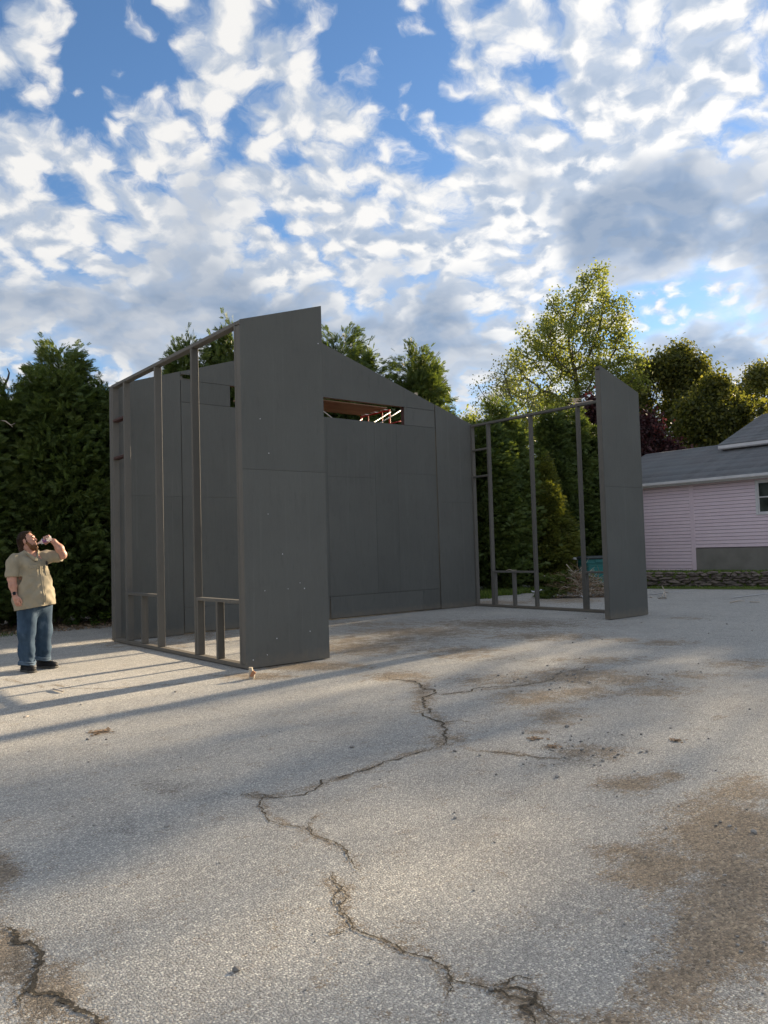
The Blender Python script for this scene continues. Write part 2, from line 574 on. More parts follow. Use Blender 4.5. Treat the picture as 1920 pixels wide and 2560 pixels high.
def vnoise(x, y, s, seed):
    """smooth value noise on the plane"""
    r = np.random.default_rng(seed).random((256, 256))
    xs, ys = x / s + 1000.0, y / s + 1000.0
    xi, yi = np.floor(xs).astype(int), np.floor(ys).astype(int)
    fx, fy = xs - xi, ys - yi
    fx, fy = fx * fx * (3 - 2 * fx), fy * fy * (3 - 2 * fy)
    g = lambda a, b: r[a % 256, b % 256]
    return (g(xi, yi) * (1 - fx) + g(xi + 1, yi) * fx) * (1 - fy) + (g(xi, yi + 1) * (1 - fx) + g(xi + 1, yi + 1) * fx) * fy


near = np.exp(-(np.maximum(0, np.hypot(GX - 2, GY + 1) - 16) / 5) ** 2)
GZ = near * (0.016 * (vnoise(GX, GY, 2.6, 1) - 0.5) + 0.006 * (vnoise(GX, GY, 0.5, 2) - 0.5))
# level pads where things stand
for (x0, x1, y0, y1) in ((-0.4, 9.1, -0.35, 4.9), (-2.6, -1.0, 1.6, 3.2)):
    dx = np.maximum(np.maximum(x0 - GX, GX - x1), 0)
    dy = np.maximum(np.maximum(y0 - GY, GY - y1), 0)
    GZ *= np.clip(np.hypot(dx, dy) / 0.8, 0.0, 1.0)
GZ = np.minimum(GZ, 0.006)


def blob(px, py, rx, ry, amp=1.0, ang=0.0):
    """soft patch of tone given by where it lies on the ground: centre, and half sizes in pixels of the photo"""
    c = G(px, py)
    ex = G(px + rx, py) - c
    ey = G(px, py + ry) - c
    M = np.array([[ex[0], ey[0]], [ex[1], ey[1]]])
    Mi = np.linalg.inv(M)
    dx, dy = GX - c[0], GY - c[1]
    u = Mi[0, 0] * dx + Mi[0, 1] * dy
    w = Mi[1, 0] * dx + Mi[1, 1] * dy
    return amp * np.clip(1.25 - np.sqrt(u * u + w * w), 0, 1)


dirt = np.zeros_like(GX)
for b in ((1820, 2080, 230, 150), (1640, 2170, 140, 80), (1800, 2330, 200, 170, 1.0), (1690, 2470, 150, 90, 0.9), (1560, 2550, 130, 50, .8), (1860, 2200, 200, 170), (1560, 2130, 90, 35, .8),
          (1850, 1980, 120, 60, .7), (1570, 1960, 100, 32, .9), (1680, 1945, 60, 20, .7), (1440, 1690, 190, 28, .8), (1560, 1700, 150, 22, .7), (1330, 1745, 130, 30, .75), (1640, 1730, 130, 20, .7),
          (1390, 1790, 90, 30, .7), (1480, 1880, 120, 24, .7), (1120, 1850, 80, 24, .6), (1060, 1735, 40, 60, .7), (1000, 1690, 110, 18, .8), (760, 1665, 190, 14, 1.0), (640, 1690, 120, 12, .9), (1150, 1640, 140, 12, .6),
          (1660, 1605, 90, 12, .7), (1560, 1600, 70, 8, .6), (1340, 1830, 40, 8, .8), (1380, 1867, 30, 7, .8), (255, 1830, 35, 10, .9), (1720, 1545, 60, 6, .5), (1850, 1660, 110, 18, .6), (1730, 1690, 120, 16, .5),
          (1250, 1560, 260, 16, .75), (1050, 1580, 240, 20, .8), (1350, 1590, 200, 16, .7), (900, 1620, 160, 24, .85), (1150, 1625, 160, 14, .7), (1500, 1650, 160, 14, .6), (1250, 1700, 160, 20, .6), (1000, 1600, 120, 14, .6), (880, 1600, 90, 18, .7), (0, 2190, 70, 90, .8), (20, 2380, 90, 110, .9), (130, 2480, 110, 110, .9), (1300, 2480, 60, 40, .7), (860, 2280, 40, 40, .5),
          (500, 1590, 200, 20, .5), (350, 1610, 200, 16, .55), (1420, 1500, 120, 10, .8), (1460, 1730, 120, 26, .7), (1300, 1700, 110, 20, .6), (1250, 1506, 150, 8, .7), (930, 1560, 200, 12, .5), (1800, 1795, 30, 6, .6)):
    dirt = np.maximum(dirt, blob(*b))
# leaf mould and soil in front of the hedge
dirt = np.maximum(dirt, np.clip((GY - 6.9 + 0.12 * GX * (GX < 8) + 1.2 * (vnoise(GX, GY, 0.9, 5) - 0.5)) / 1.0, 0, 1) * (GX < 11.5))
dark = np.zeros_like(GX)  # dark stains, plus painted shade on the ground inside the shell
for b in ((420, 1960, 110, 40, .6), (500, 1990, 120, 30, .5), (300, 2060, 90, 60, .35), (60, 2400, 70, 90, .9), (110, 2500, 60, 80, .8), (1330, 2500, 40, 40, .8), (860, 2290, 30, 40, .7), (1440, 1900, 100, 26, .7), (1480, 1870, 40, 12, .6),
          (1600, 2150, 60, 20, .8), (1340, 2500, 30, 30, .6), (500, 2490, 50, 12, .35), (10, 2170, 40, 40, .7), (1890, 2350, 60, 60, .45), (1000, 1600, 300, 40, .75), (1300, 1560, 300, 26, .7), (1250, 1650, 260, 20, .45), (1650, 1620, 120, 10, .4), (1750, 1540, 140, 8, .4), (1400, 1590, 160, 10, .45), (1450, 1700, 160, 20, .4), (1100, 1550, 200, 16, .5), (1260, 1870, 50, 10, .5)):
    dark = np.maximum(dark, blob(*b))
pale = np.zeros_like(GX)
for b in ((250, 1790, 20, 60, .8), (150, 1860, 16, 60, .7), (220, 2440, 60, 40, .9), (780, 2065, 25, 12, .8), (1330, 1690, 200, 30, .3), (360, 1920, 80, 20, .4), (640, 2000, 80, 24, .45), (200, 2520, 40, 60, .7), (700, 1760, 200, 14, .25),
          (1260, 1532, 80, 6, .8), (1400, 1540, 90, 6, .8), (1040, 1590, 60, 6, .6), (1700, 1560, 200, 30, .35), (1130, 1530, 60, 4, .6)):
    pale = np.maximum(pale, blob(*b))
CRACKS = (([(1400, 2560), (1340, 2500), (1230, 2470), (1130, 2450), (1080, 2400), (960, 2350), (880, 2320), (850, 2270), (835, 2210), (830, 2180)], .016, .012),
          ([(905, 2180), (860, 2120), (840, 2110), (780, 2090), (720, 2065), (665, 2035), (655, 1995), (680, 1990)], .013, .012),
          ([(630, 1988), (680, 1995), (800, 1965), (900, 1930), (960, 1905), (1090, 1865)], .012, .022),
          ([(1095, 1870), (1110, 1830), (1105, 1805), (1075, 1775), (1065, 1740), (1050, 1710), (960, 1690)], .024, .034),
          ([(1180, 1875), (1260, 1882), (1320, 1890), (1400, 1900)], .012, .022),
          ([(0, 2320), (40, 2360), (90, 2440), (150, 2490), (200, 2530), (260, 2580)], .030, .026),
          ([(130, 1710), (180, 1720), (260, 1722), (350, 1715), (460, 1708)], .010, .012),
          ([(1340, 2560), (1300, 2520), (1340, 2480), (1250, 2470)], .018, .018),
          ([(1480, 1660), (1380, 1700), (1290, 1715), (1160, 1730), (1090, 1735)], .015, .03),
          ([(15, 1697), (50, 1706), (110, 1716)], .008, .008),
          ([(850, 2270), (870, 2240), (860, 2205)], .008, .006), ([(880, 2320), (840, 2335), (815, 2332)], .008, .006), ([(655, 1995), (620, 1985), (600, 1990)], .010, .006),
          ([(1130, 2450), (1120, 2490)], .006, .005), ([(1105, 1805), (1150, 1800), (1180, 1806)], .012, .008), ([(1230, 2470), (1290, 2440), (1330, 2448)], .010, .007), ([(780, 2090), (770, 2060), (790, 2040)], .006, .005),
          ([(90, 2440), (60, 2470), (50, 2520)], .018, .012))
for pts, w0, w1 in CRACKS:
    Q = np.array([G(*p)[:2] for p in pts])
    for a_, b_ in zip(Q[:-1], Q[1:]):
        ab = b_ - a_
        t_ = np.clip(((GX - a_[0]) * ab[0] + (GY - a_[1]) * ab[1]) / (ab @ ab), 0, 1)
        dist = np.hypot(GX - a_[0] - t_ * ab[0], GY - a_[1] - t_ * ab[1])
        wd_ = 2.4 * max(w0, w1) + .015
        dirt = np.maximum(dirt, .56 * np.clip(1.2 - dist / wd_, 0, 1))
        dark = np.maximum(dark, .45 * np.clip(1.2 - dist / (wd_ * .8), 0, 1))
me = mesh_np('asphalt_lot', np.stack([GX.ravel(), GY.ravel(), GZ.ravel()], 1), quads, smooth=True)
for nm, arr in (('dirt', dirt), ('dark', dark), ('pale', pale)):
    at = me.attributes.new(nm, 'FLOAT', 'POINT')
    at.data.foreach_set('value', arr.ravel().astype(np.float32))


def m_asphalt(nt):
    p = wpos(nt)
    att = lambda n: nd(nt, 'ShaderNodeAttribute', attribute_name=n).outputs['Fac']
    # exposed aggregate: two sizes of stone in a darker binder
    v1 = nd(nt, 'ShaderNodeTexVoronoi', {'Vector': p, 'Scale': 100.0, 'Randomness': 1.0}, feature='F1', voronoi_dimensions='2D')
    v2 = nd(nt, 'ShaderNodeTexVoronoi', {'Vector': p, 'Scale': 260.0, 'Randomness': 1.0}, feature='F1', voronoi_dimensions='2D')
    c1 = nd(nt, 'ShaderNodeSeparateColor', {0: v1.outputs[1]})
    c2 = nd(nt, 'ShaderNodeSeparateColor', {0: v2.outputs[1]})
    s1 = sstep(nt, v1.outputs[0], 0.62, 0.30)
    s2 = sstep(nt, v2.outputs[0], 0.60, 0.28)
    stone = ramp(nt, c1.outputs[0], [(0.0, (0.20, 0.195, 0.185)), (0.3, (0.35, 0.34, 0.325)), (0.6, (0.49, 0.477, 0.45)), (0.85, (0.62, 0.598, 0.54)), (1.0, (0.74, 0.71, 0.63))])
    stone2 = ramp(nt, c2.outputs[0], [(0.0, (0.15, 0.146, 0.14)), (0.5, (0.37, 0.36, 0.342)), (1.0, (0.63, 0.61, 0.56))])
    binder = (0.285, 0.277, 0.262)
    c = mixc(nt, mth(nt, 'MULTIPLY', s2, 0.8), binder, stone2)
    c = mixc(nt, mth(nt, 'MULTIPLY', mth(nt, 'MULTIPLY', s1, sstep(nt, c1.outputs[1], 0.35, 0.45)), 0.95), c, stone)
    # large tonal drift
    b1 = noise(nt, p, 0.35, 4, 0.6)
    b2 = noise(nt, p, 2.4, 4, 0.65)
    t = mth(nt, 'ADD', mth(nt, 'MULTIPLY', b1, 0.9), mth(nt, 'MULTIPLY', b2, 0.6))
    c = mixc(nt, 1.0, c, ramp(nt, mth(nt, 'MULTIPLY', t, 0.66), [(0.3, (0.95, 0.955, 0.955)), (0.5, (1.16, 1.17, 1.165)), (0.72, (1.33, 1.335, 1.31))]), 'MULTIPLY')
    wob = noise(nt, p, 5.0, 5, 0.7)
    wob2 = noise(nt, scaled(nt, p, (0.6, 1.6, 1)), 16.0, 4, 0.7)
    wb = mth(nt, 'ADD', mth(nt, 'MULTIPLY', mth(nt, 'SUBTRACT', wob, 0.5), 1.6), mth(nt, 'MULTIPLY', mth(nt, 'SUBTRACT', wob2, 0.5), 0.9))
    # dry mud and silt: ragged, gritty edge, stones poking through
    gr = mth(nt, 'MULTIPLY', mth(nt, 'SUBTRACT', c2.outputs[1], 0.5), 0.55)
    gr = mth(nt, 'ADD', gr, mth(nt, 'MULTIPLY', mth(nt, 'SUBTRACT', c1.outputs[2], 0.5), 0.35))
    df = sstep(nt, mth(nt, 'ADD', mth(nt, 'ADD', att('dirt'), mth(nt, 'MULTIPLY', wb, 1.3)), gr), 0.34, 0.60)
    dn = noise(nt, p, 70, 4, 0.7)
    dl = noise(nt, p, 3.1, 4, 0.6)
    dc = ramp(nt, mth(nt, 'ADD', mth(nt, 'MULTIPLY', dn, 0.65), mth(nt, 'MULTIPLY', dl, 0.35)), [(0.3, (0.17, 0.13, 0.09)), (0.52, (0.31, 0.245, 0.172)), (0.72, (0.46, 0.375, 0.275))])
    dc = mixc(nt, 1.0, dc, ramp(nt, c1.outputs[0], [(0.0, (0.45, 0.45, 0.46)), (0.35, (0.85, 0.85, 0.85)), (0.8, (1.05, 1.04, 1.02)), (1.0, (1.5, 1.48, 1.42))]), 'MULTIPLY')
    c = mixc(nt, mth(nt, 'MULTIPLY', df, 0.86), c, dc)
    # dark stains, and shade on the shell's floor put into the colour
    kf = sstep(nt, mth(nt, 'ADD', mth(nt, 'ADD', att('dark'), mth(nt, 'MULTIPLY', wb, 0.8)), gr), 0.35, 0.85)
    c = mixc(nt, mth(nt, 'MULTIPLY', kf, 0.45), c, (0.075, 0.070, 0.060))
    pf = sstep(nt, mth(nt, 'ADD', att('pale'), mth(nt, 'MULTIPLY', wb, 0.7)), 0.3, 0.8)
    c = mixc(nt, mth(nt, 'MULTIPLY', pf, 0.4), c, (0.52, 0.50, 0.45))
    h = mth(nt, 'ADD', mth(nt, 'MULTIPLY', s1, 0.7), mth(nt, 'ADD', mth(nt, 'MULTIPLY', s2, 0.3), mth(nt, 'MULTIPLY', noise(nt, p, 38, 4, 0.7), 1.6)))
    return princ(nt, c, 0.92, bump(nt, h, 0.65, 0.008), spec=0.2)


material('asphalt', m_asphalt)
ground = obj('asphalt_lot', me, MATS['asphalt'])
tag(ground, 'old grey asphalt parking lot with exposed aggregate and dirt stains', kind='structure')


def gz(x, y):
    """height of the lot at a point"""
    i = int(np.clip(np.searchsorted(AY, y) - 1, 0, ny - 2)); j = int(np.clip(np.searchsorted(AX, x) - 1, 0, nx - 2))
    return float(GZ[i:i + 2, j:j + 2].mean())


# cracks: ragged dirt-filled ribbons lying in the asphalt
def crack(pts, w0, w1, seed, name='crack'):
    r = np.random.default_rng(seed)
    P = np.array([G(*p)[:2] for p in pts])
    # resample with midpoint wander
    for k in range(4):
        Q = [P[0]]
        for a, b in zip(P[:-1], P[1:]):
            d = b - a
            L = np.hypot(*d)
            nrm = np.array([-d[1], d[0]]) / max(L, 1e-6)
            Q += [(a + b) / 2 + nrm * r.normal(0, 0.11) * L, b]
        P = np.array(Q)
    n = len(P)
    T = np.gradient(P, axis=0)
    T /= np.maximum(np.hypot(T[:, 0], T[:, 1])[:, None], 1e-6)
    N = np.stack([-T[:, 1], T[:, 0]], 1)
    t = np.linspace(0, 1, n)
    env = (w0 + (w1 - w0) * t) * np.minimum(1, np.minimum(t, 1 - t) * 10 + 0.15)
    wl = .46 * env * np.clip(r.normal(0.55, 0.42, n), 0.06, 1.8)
    wr = .46 * env * np.clip(r.normal(0.55, 0.42, n), 0.06, 1.8)
    A, B = P + N * wl[:, None], P - N * wr[:, None]
    zf = lambda q: np.array([gz(*p) for p in q])
    V = np.concatenate([np.c_[A, zf(A) + 0.004], np.c_[B, zf(B) + 0.004], np.c_[P, zf(P) + 0.0035]])
    i = np.arange(n - 1)
    F = np.concatenate([np.stack([i, 2 * n + i, 2 * n + i + 1, i + 1], 1), np.stack([2 * n + i, n + i, n + i + 1, 2 * n + i + 1], 1)])
    return obj(name, mesh_np(name, V, F), MATS['crack_dirt'], ground)


for k_, (pts, w0, w1) in enumerate(CRACKS):
    crack(pts, w0, w1, k_ + 1)
# faint painted bay lines far across the lot
for a, b in (((1622, 1487), (1782, 1470)), ((1830, 1495), (1990, 1476))):
    A, B = G(*a), G(*b)
    d = (B - A)[:2]; nrm = np.array([-d[1], d[0]]) / np.hypot(*d) * 0.05
    MB().add([(A[0] + nrm[0], A[1] + nrm[1], .010), (A[0] - nrm[0], A[1] - nrm[1], .010), (B[0] - nrm[0], B[1] - nrm[1], .010), (B[0] + nrm[0], B[1] + nrm[1], .010)],
             [(0, 1, 2, 3)]).build('bay_line', MATS['white_paint_line'], ground)

# ------------------------------------------------------------------ the painted plywood house shell
BW, BD, EH, SL, FWD_W = 8.651, 4.475, 4.293, 0.315, 1.22
shell = empty('plywood_house_shell', (0, 0, 0))
tag(shell, 'dark grey plywood house front with open stud sides and no roof', 'building')
GP, GT = MATS['grey_paint'], MATS['grey_paint_timber']
roof_z = lambda x: EH + SL * min(x, BW - x)
jit = lambda a: random.uniform(-a, a)


def sheet(parent, poly, y0, th, m=GP, name='sheet'):
    """one plywood sheet in the plane of a wall, outline in (x, z)"""
    dy = jit(0.0015)
    return MB().prism(poly, 'y', y0 + dy, y0 + th + dy).build(name, m, parent)


def timber(parent, x0, x1, y0, y1, z0, z1, name, m=GT):
    return MB().bbox(x0 + jit(.002), x1 + jit(.002), y0 + jit(.0005), y1 + jit(.0005), z0, z1, 0.004).build(name, m, parent)


T, DP = 0.05, 0.105           # timber thickness and depth
g = 0.0016                    # half joint
for side in (0, 1):
    fp = empty('front_panel', parent=shell)
    tag(fp, 'tall front panel nearest the drinking man' if side == 0 else 'tall front panel beside the pink house')
    xo = (lambda x: x) if side == 0 else (lambda x: BW - x)
    def pl(pts):
        return [(xo(x), z) for x, z in pts]
    sheet(fp, pl([(0, .012), (FWD_W, .012), (FWD_W, 2.44 - g), (0, 2.44 - g)]), 0.0, 0.012)
    sheet(fp, pl([(0, 2.44 + g), (FWD_W, 2.44 + g), (FWD_W, EH + SL * FWD_W), (0, EH)]), 0.0, 0.012)
    for xa, xb, zt in ((0.0, T, EH), (FWD_W - T, FWD_W, EH + SL * (FWD_W - T)), (0.58, 0.58 + T, EH + SL * 0.58)):
        a, b = sorted((xo(xa), xo(xb)))
        timber(fp, a + .002, b - .002, .0135, .0135 + DP, .062, zt - .01 - T, 'stud')
    a, b = sorted((xo(0), xo(FWD_W)))
    timber(fp, a + .002, b - .002, .0135, .0135 + DP, .012, .06, 'bottom_rail')
    MB().prism(pl([(.002, EH - T), (.002, EH - .004), (FWD_W - .002, EH + SL * FWD_W - .004), (FWD_W - .002, EH + SL * FWD_W - T)]), 'y', .0135, .0135 + DP).build('top_rail', GT, fp)
    timber(fp, a + T + .003, b - T - .003, .0135, .0135 + DP, 2.42, 2.46, 'noggin')

    # open stud wall along the side
    sf = empty('side_frame', parent=shell)
    tag(sf, 'open stud side frame beside the drinking man' if side == 0 else 'open stud side frame with the hedge showing through')
    sx = (lambda a, b: (a, b)) if side == 0 else (lambda a, b: (BW - b, BW - a))
    x0, x1 = sx(0.0, DP)
    y0, y1 = .0135 + DP + .002, BD - .002
    timber(sf, x0, x1, y0, y1, .010, .010 + T, 'bottom_rail')
    timber(sf, x0, x1, y0, y1, EH - T, EH, 'top_rail')
    for yc in (y0 + T / 2, 1.40, 2.66, 3.93, y1 - T / 2):
        timber(sf, x0 + .001, x1 - .001, yc - T / 2, yc + T / 2, .011 + T, EH - T - .001, 'stud')
    for ya, yb in ((y0 + T, 1.40 - T / 2), (2.66 + T / 2, 3.93 - T / 2)):
        timber(sf, x0 + .002, x1 - .002, ya + .001, yb - .001, .79, .79 + .042, 'sill')
        ym = (ya + yb) / 2
        timber(sf, x0 + .003, x1 - .003, ym - T / 2, ym + T / 2, .012 + T, .789, 'cripple_stud')
    for yc in (1.40 - T - .002, 3.93 - T - .002):
        timber(sf, x0 + .003, x1 - .003, yc - T / 2, yc + T / 2, .012 + T, .789, 'cripple_stud')
    for zc in (3.05, 3.68):
        timber(sf, x0 + .002, x1 - .002, 3.93 + T / 2 + .001, y1 - T - .001, zc - .02, zc + .02, 'blocking', MATS['red_brown_timber'] if side == 0 else GT)
    if side == 1:
        timber(sf, x0 - .014, x0 - .001, 3.93 - T / 2 - .03, 3.93 - T / 2 + .012, 3.45, 3.95, 'packing_strip')

bw = empty('back_wall', parent=shell)
tag(bw, 'gabled back wall with a narrow horizontal slot near the top')
yb = BD
def rect(x0, x1, z0, z1):
    return [(x0 + g, z0 + g), (x1 - g, z0 + g), (x1 - g, z1 - g), (x0 + g, z1 - g)]
for xa, xb in ((0.0, 1.225), (BW - 1.225, BW)):
    sheet(bw, rect(xa, xb, .01, 2.44), yb - .016, .012)
    sheet(bw, [(xa + g, 2.44 + g), (xb - g, 2.44 + g), (xb - g, roof_z(xb)), (xa + g, roof_z(xa))], yb - .016, .012)
cols = (1.243, 2.45, 3.30, 4.39, 5.63, 6.25, BW - 1.243)
for k, (xa, xb) in enumerate(zip(cols[:-1], cols[1:])):
    zs = (2.92,) if k in (1, 3) else ((3.05,) if k == 5 else ((2.44,) if k == 0 else ()))
    zz_ = (.475,) + zs + (4.135,)
    for za, zb in zip(zz_[:-1], zz_[1:]):
        sheet(bw, rect(xa, xb, za, zb), yb, .012)
sheet(bw, rect(1.243, 4.36, .035, .47), yb - .003, .012, name='kick_board')
sheet(bw, rect(4.385, 6.90, .035, .47), yb - .006, .012, name='kick_board')
sheet(bw, rect(6.905, BW - 1.243, .035, .47), yb - .004, .012, name='kick_board')
sheet(bw, rect(1.243, 2.22, 4.14, 4.535), yb + .003, .012)
sheet(bw, rect(6.50, BW - 1.243, 4.14, 4.535), yb + .003, .012)
sheet(bw, [(1.243, 4.64), (1.243, roof_z(1.243)), (BW / 2 - g, roof_z(BW / 2)), (BW / 2 - g, 4.54), (1.60, 4.54), (1.60, 4.64)], yb - .002, .012, name='gable_sheet')
sheet(bw, [(BW / 2 + g, 4.54), (BW / 2 + g, roof_z(BW / 2)), (BW - 1.243, roof_z(1.243)), (BW - 1.243, 4.54)], yb - .004, .012, name='gable_sheet')
# cover strips behind the joints
for za, xa, xb in ((2.44, .06, 1.16), (2.44, BW - 1.16, BW - .06), (2.44, 1.25, 2.17), (2.92, 2.23, 3.27), (2.92, 4.36, 5.60), (3.05, 6.28, 6.49), (3.05, 6.56, 7.42), (.4725, 1.25, 7.40), (4.1375, 1.25, 2.17), (4.1375, 6.56, 7.40), (4.5375, 1.25, 2.17), (4.5375, 6.56, 7.40)):
    MB().box(xa, xb, yb + .0165, yb + .030, za - .03, za + .03).build('cover_strip', GT, bw)
for xc, za, zb in ((1.234, .03, 4.6), (BW - 1.234, .03, 4.6), (2.45, .5, 4.08), (4.39, .5, 4.08), (6.25, .5, 4.08), (5.63, .5, 4.08), (3.30, .5, 4.08), (4.373, .03, .43), (6.902, .03, .43), (BW / 2, 4.62, roof_z(BW / 2) - .1)):
    MB().box(xc - .05, xc + .05, yb + .0155, yb + .0162, za, zb).build('cover_strip', GT, bw)
# framing behind the wall
for xc in (0.03, 1.19, 2.20, 3.30, 4.33, 5.63, 6.525, BW - 1.19, BW - 0.03):
    zt = roof_z(xc) - .07
    if 2.0 < xc < 6.51:
        timber(bw, xc - T / 2, xc + T / 2, yb + .018, yb + .018 + DP, .065, 4.08, 'stud', GT)
        timber(bw, xc - T / 2, xc + T / 2, yb + .018, yb + .018 + DP, 4.60, zt, 'stud', GT)
    else:
        timber(bw, xc - T / 2, xc + T / 2, yb + .018, yb + .018 + DP, .065, zt, 'stud', MATS['red_brown_timber'] if 6.4 < xc < 6.6 else GT)
timber(bw, .005, BW - .005, yb + .018, yb + .018 + DP, .012, .060, 'bottom_rail')
timber(bw, 2.23, 6.49, yb + .018, yb + .018 + DP, 4.085, 4.128, 'slot_sill', MATS['red_brown_timber'])
timber(bw, 2.23, 6.49, yb + .018, yb + .018 + DP, 4.545, 4.595, 'slot_head', MATS['raw_timber'])
for a, b in ((0.01, BW / 2 - .002), (BW / 2 + .002, BW - 0.01)):
    MB().prism([(a, roof_z(a) - .062), (a, roof_z(a) - .006), (b, roof_z(b) - .006), (b, roof_z(b) - .062)], 'y', yb + .018, yb + .018 + DP).build('rake_rail', GT, bw)
MB().bbox(6.86, 6.93, yb + .02, yb + .06, roof_z(6.9) - .004, roof_z(6.9) + .06).build('offcut_block', MATS['split_wood'], bw)

chip_parent = [o for o in shell.children if o.name.startswith('front_panel')][0]
for (px, py) in ((670, 1285), (706, 1385), (750, 1457), (720, 1472), (761, 1471), (662, 1477), (775, 1578), (692, 1596), (633, 1650), (668, 1637), (650, 1047), (672, 1133), (795, 859)):
    d_ = ray(px, py); p_ = CAM + d_ * (0.0 - CAM[1]) / d_[1]
    rr = random.uniform(.004, .007)
    MB().prism([(p_[0] + rr * math.cos(a), p_[2] + rr * 1.3 * math.sin(a)) for a in np.linspace(0, 2 * PI, 6, endpoint=False)], 'y', -.0035, .002).build('paint_chip', MATS['paper_white'], chip_parent)

# ------------------------------------------------------------------ scaffold behind the wall
sc = empty('scaffold', (4.55, 5.21, 0))
tag(sc, 'red tubular scaffold with plywood deck behind the grey back wall', 'scaffold')
for x in (0.0, 2.13):
    fr = MB()
    for y in (0.0, 1.07):
        fr.tube([(x, y, 0.0), (x, y, 4.62)], .021, 8)
    for z in (.35, 1.9, 2.3, 3.85, 4.28, 4.60):
        fr.tube([(x, 0, z), (x, 1.07, z)], .019, 8)
    fr.tube([(x, .27, 3.85), (x, .27, 4.60)], .016, 8).tube([(x, .80, 3.85), (x, .80, 4.60)], .016, 8)
    fr.build('end_frame', MATS['red_steel'], sc, True)
for y in (0.0, 1.07):
    for za, zb in ((.4, 1.8), (2.35, 3.75), (4.55, 3.35)):
        br = MB().tube([(0, y - .03, za), (2.13, y - .03, zb)], .012, 6).tube([(0, y - .045, zb), (2.13, y - .045, za)], .012, 6)
        br.build('cross_brace', MATS['galvanised'], sc, True)
MB().tube([(1.25, -.16, 3.98), (2.52, -.16, 4.69)], .014, 6).build('wall_stay', MATS['galvanised'], sc, True)
MB().tube([(1.9, -.10, 4.22), (2.6, -.10, 4.41)], .016, 6).build('wall_stay', MATS['red_steel'], sc, True)
for k in range(3):
    y = .02 + k * .36
    MB().bbox(-1.3, 2.09, y, y + .345, 4.64, 4.665).build('deck_board', MATS['plywood_deck'], sc)
    for xx in (2.06, ):
        MB().bbox(xx, xx + .13, y + .10, y + .24, 4.618, 4.637).build('hook_plate', MATS['galvanised'], sc)

# ------------------------------------------------------------------ raised lawn, stone wall, pink house
LZ = 0.40
lawn_pts = [(16.6, 40.0), (16.15, 5.2), (16.55, 4.3), (17.0, 3.0), (17.45, 1.6), (18.0, -1.0), (18.4, -6.0), (19.0, -30), (90, -30), (90, 40)]


def m_grass_ground(nt):
    p = wpos(nt)
    n1 = noise(nt, p, 3.0, 4, 0.6)
    n2 = noise(nt, p, 40, 4, 0.7)
    c = ramp(nt, mth(nt, 'ADD', mth(nt, 'MULTIPLY', n1, 0.5), mth(nt, 'MULTIPLY', n2, 0.5)), [(0.3, (0.05, 0.075, 0.020)), (0.5, (0.11, 0.145, 0.04)), (0.7, (0.20, 0.20, 0.08))])
    return princ(nt, c, 0.95, bump(nt, n2, 0.8, 0.03), spec=0.1)


material('grass_ground', m_grass_ground)
lawn = MB().prism([(a, b) for a, b in lawn_pts][::-1], 'z', -0.3, LZ).build('lawn', MATS['grass_ground'])
tag(lawn, 'raised lawn held by the low stone wall', kind='structure')
verge = MB().add([(15.55, 6.0, .012), (15.75, 4.2, .012), (16.5, 1.6, .012), (17.2, -1.2, .012), (17.6, -6, .012), (18.5, -6, .03), (18.1, -1, .03), (17.5, 1.6, .03), (16.7, 4.2, .03), (16.2, 6.0, .03)],
                 [tuple(range(10))]).build('grass_verge', MATS['grass_ground'])
tag(verge, 'narrow strip of short grass below the stone wall', kind='structure')

# dry stone retaining wall
stw = empty('stone_wall', (0, 0, 0))
tag(stw, 'low dry stacked stone wall holding the lawn before the pink house', 'wall')
wl = [np.array(p) for p in ((16.10, 6.4), (16.12, 5.2), (16.52, 4.3), (16.97, 3.0), (17.42, 1.6), (17.75, 0.2), (18.0, -1.4))]
seg = [np.hypot(*(b - a)) for a, b in zip(wl[:-1], wl[1:])]
cum = np.concatenate([[0], np.cumsum(seg)])


def along(t):
    k = int(np.clip(np.searchsorted(cum, t) - 1, 0, len(seg) - 1))
    u = (t - cum[k]) / seg[k]
    p = wl[k] + (wl[k + 1] - wl[k]) * u
    d = (wl[k + 1] - wl[k]) / seg[k]
    return p, math.atan2(d[1], d[0])


def stone_mesh(seed, sub=2):
    r = np.random.default_rng(seed)
    import bmesh
    bm = bmesh.new()
    bmesh.ops.create_icosphere(bm, subdivisions=sub, radius=1.0)
    pl_ = [(lambda v: v / np.linalg.norm(v))(r.normal(0, 1, 3)) for _ in range(9)]
    dd = r.uniform(.62, .95, 9)
    for v in bm.verts:
        p = np.array(v.co)
        for q, d in zip(pl_, dd):
            s = p @ q
            if s > d:
                p = p - q * (s - d) * .85
        v.co = p
    me = bpy.data.meshes.new('stone')
    bm.to_mesh(me)
    bm.free()
    return me


STM = [stone_mesh(s, 1) for s in range(40, 52)]
for m_ in STM:
    m_.materials.append(MATS['field_stone'])
z = 0.0
while z < 0.40:
    ch = random.uniform(.055, .095)
    t = random.uniform(0, .2)
    while t < cum[-1]:
        L = random.uniform(.16, .46)
        p, a = along(min(t + L / 2, cum[-1]))
        o = obj('stone', random.choice(STM), None, stw)
        inset = 0.05 * z / .4
        o.location = (p[0] + random.uniform(-.03, .03) + inset, p[1] + random.uniform(-.01, .01), z + ch * .5 + random.uniform(-.012, .012))
        o.rotation_euler = (random.uniform(-.12, .12), random.uniform(-.10, .10), a + random.uniform(-.12, .12) + (PI if random.random() < .5 else 0))
        o.scale = (L * .60, random.uniform(.11, .16), ch * random.uniform(.60, .80))
        t += L * random.uniform(.94, 1.05)
    z += ch * .86

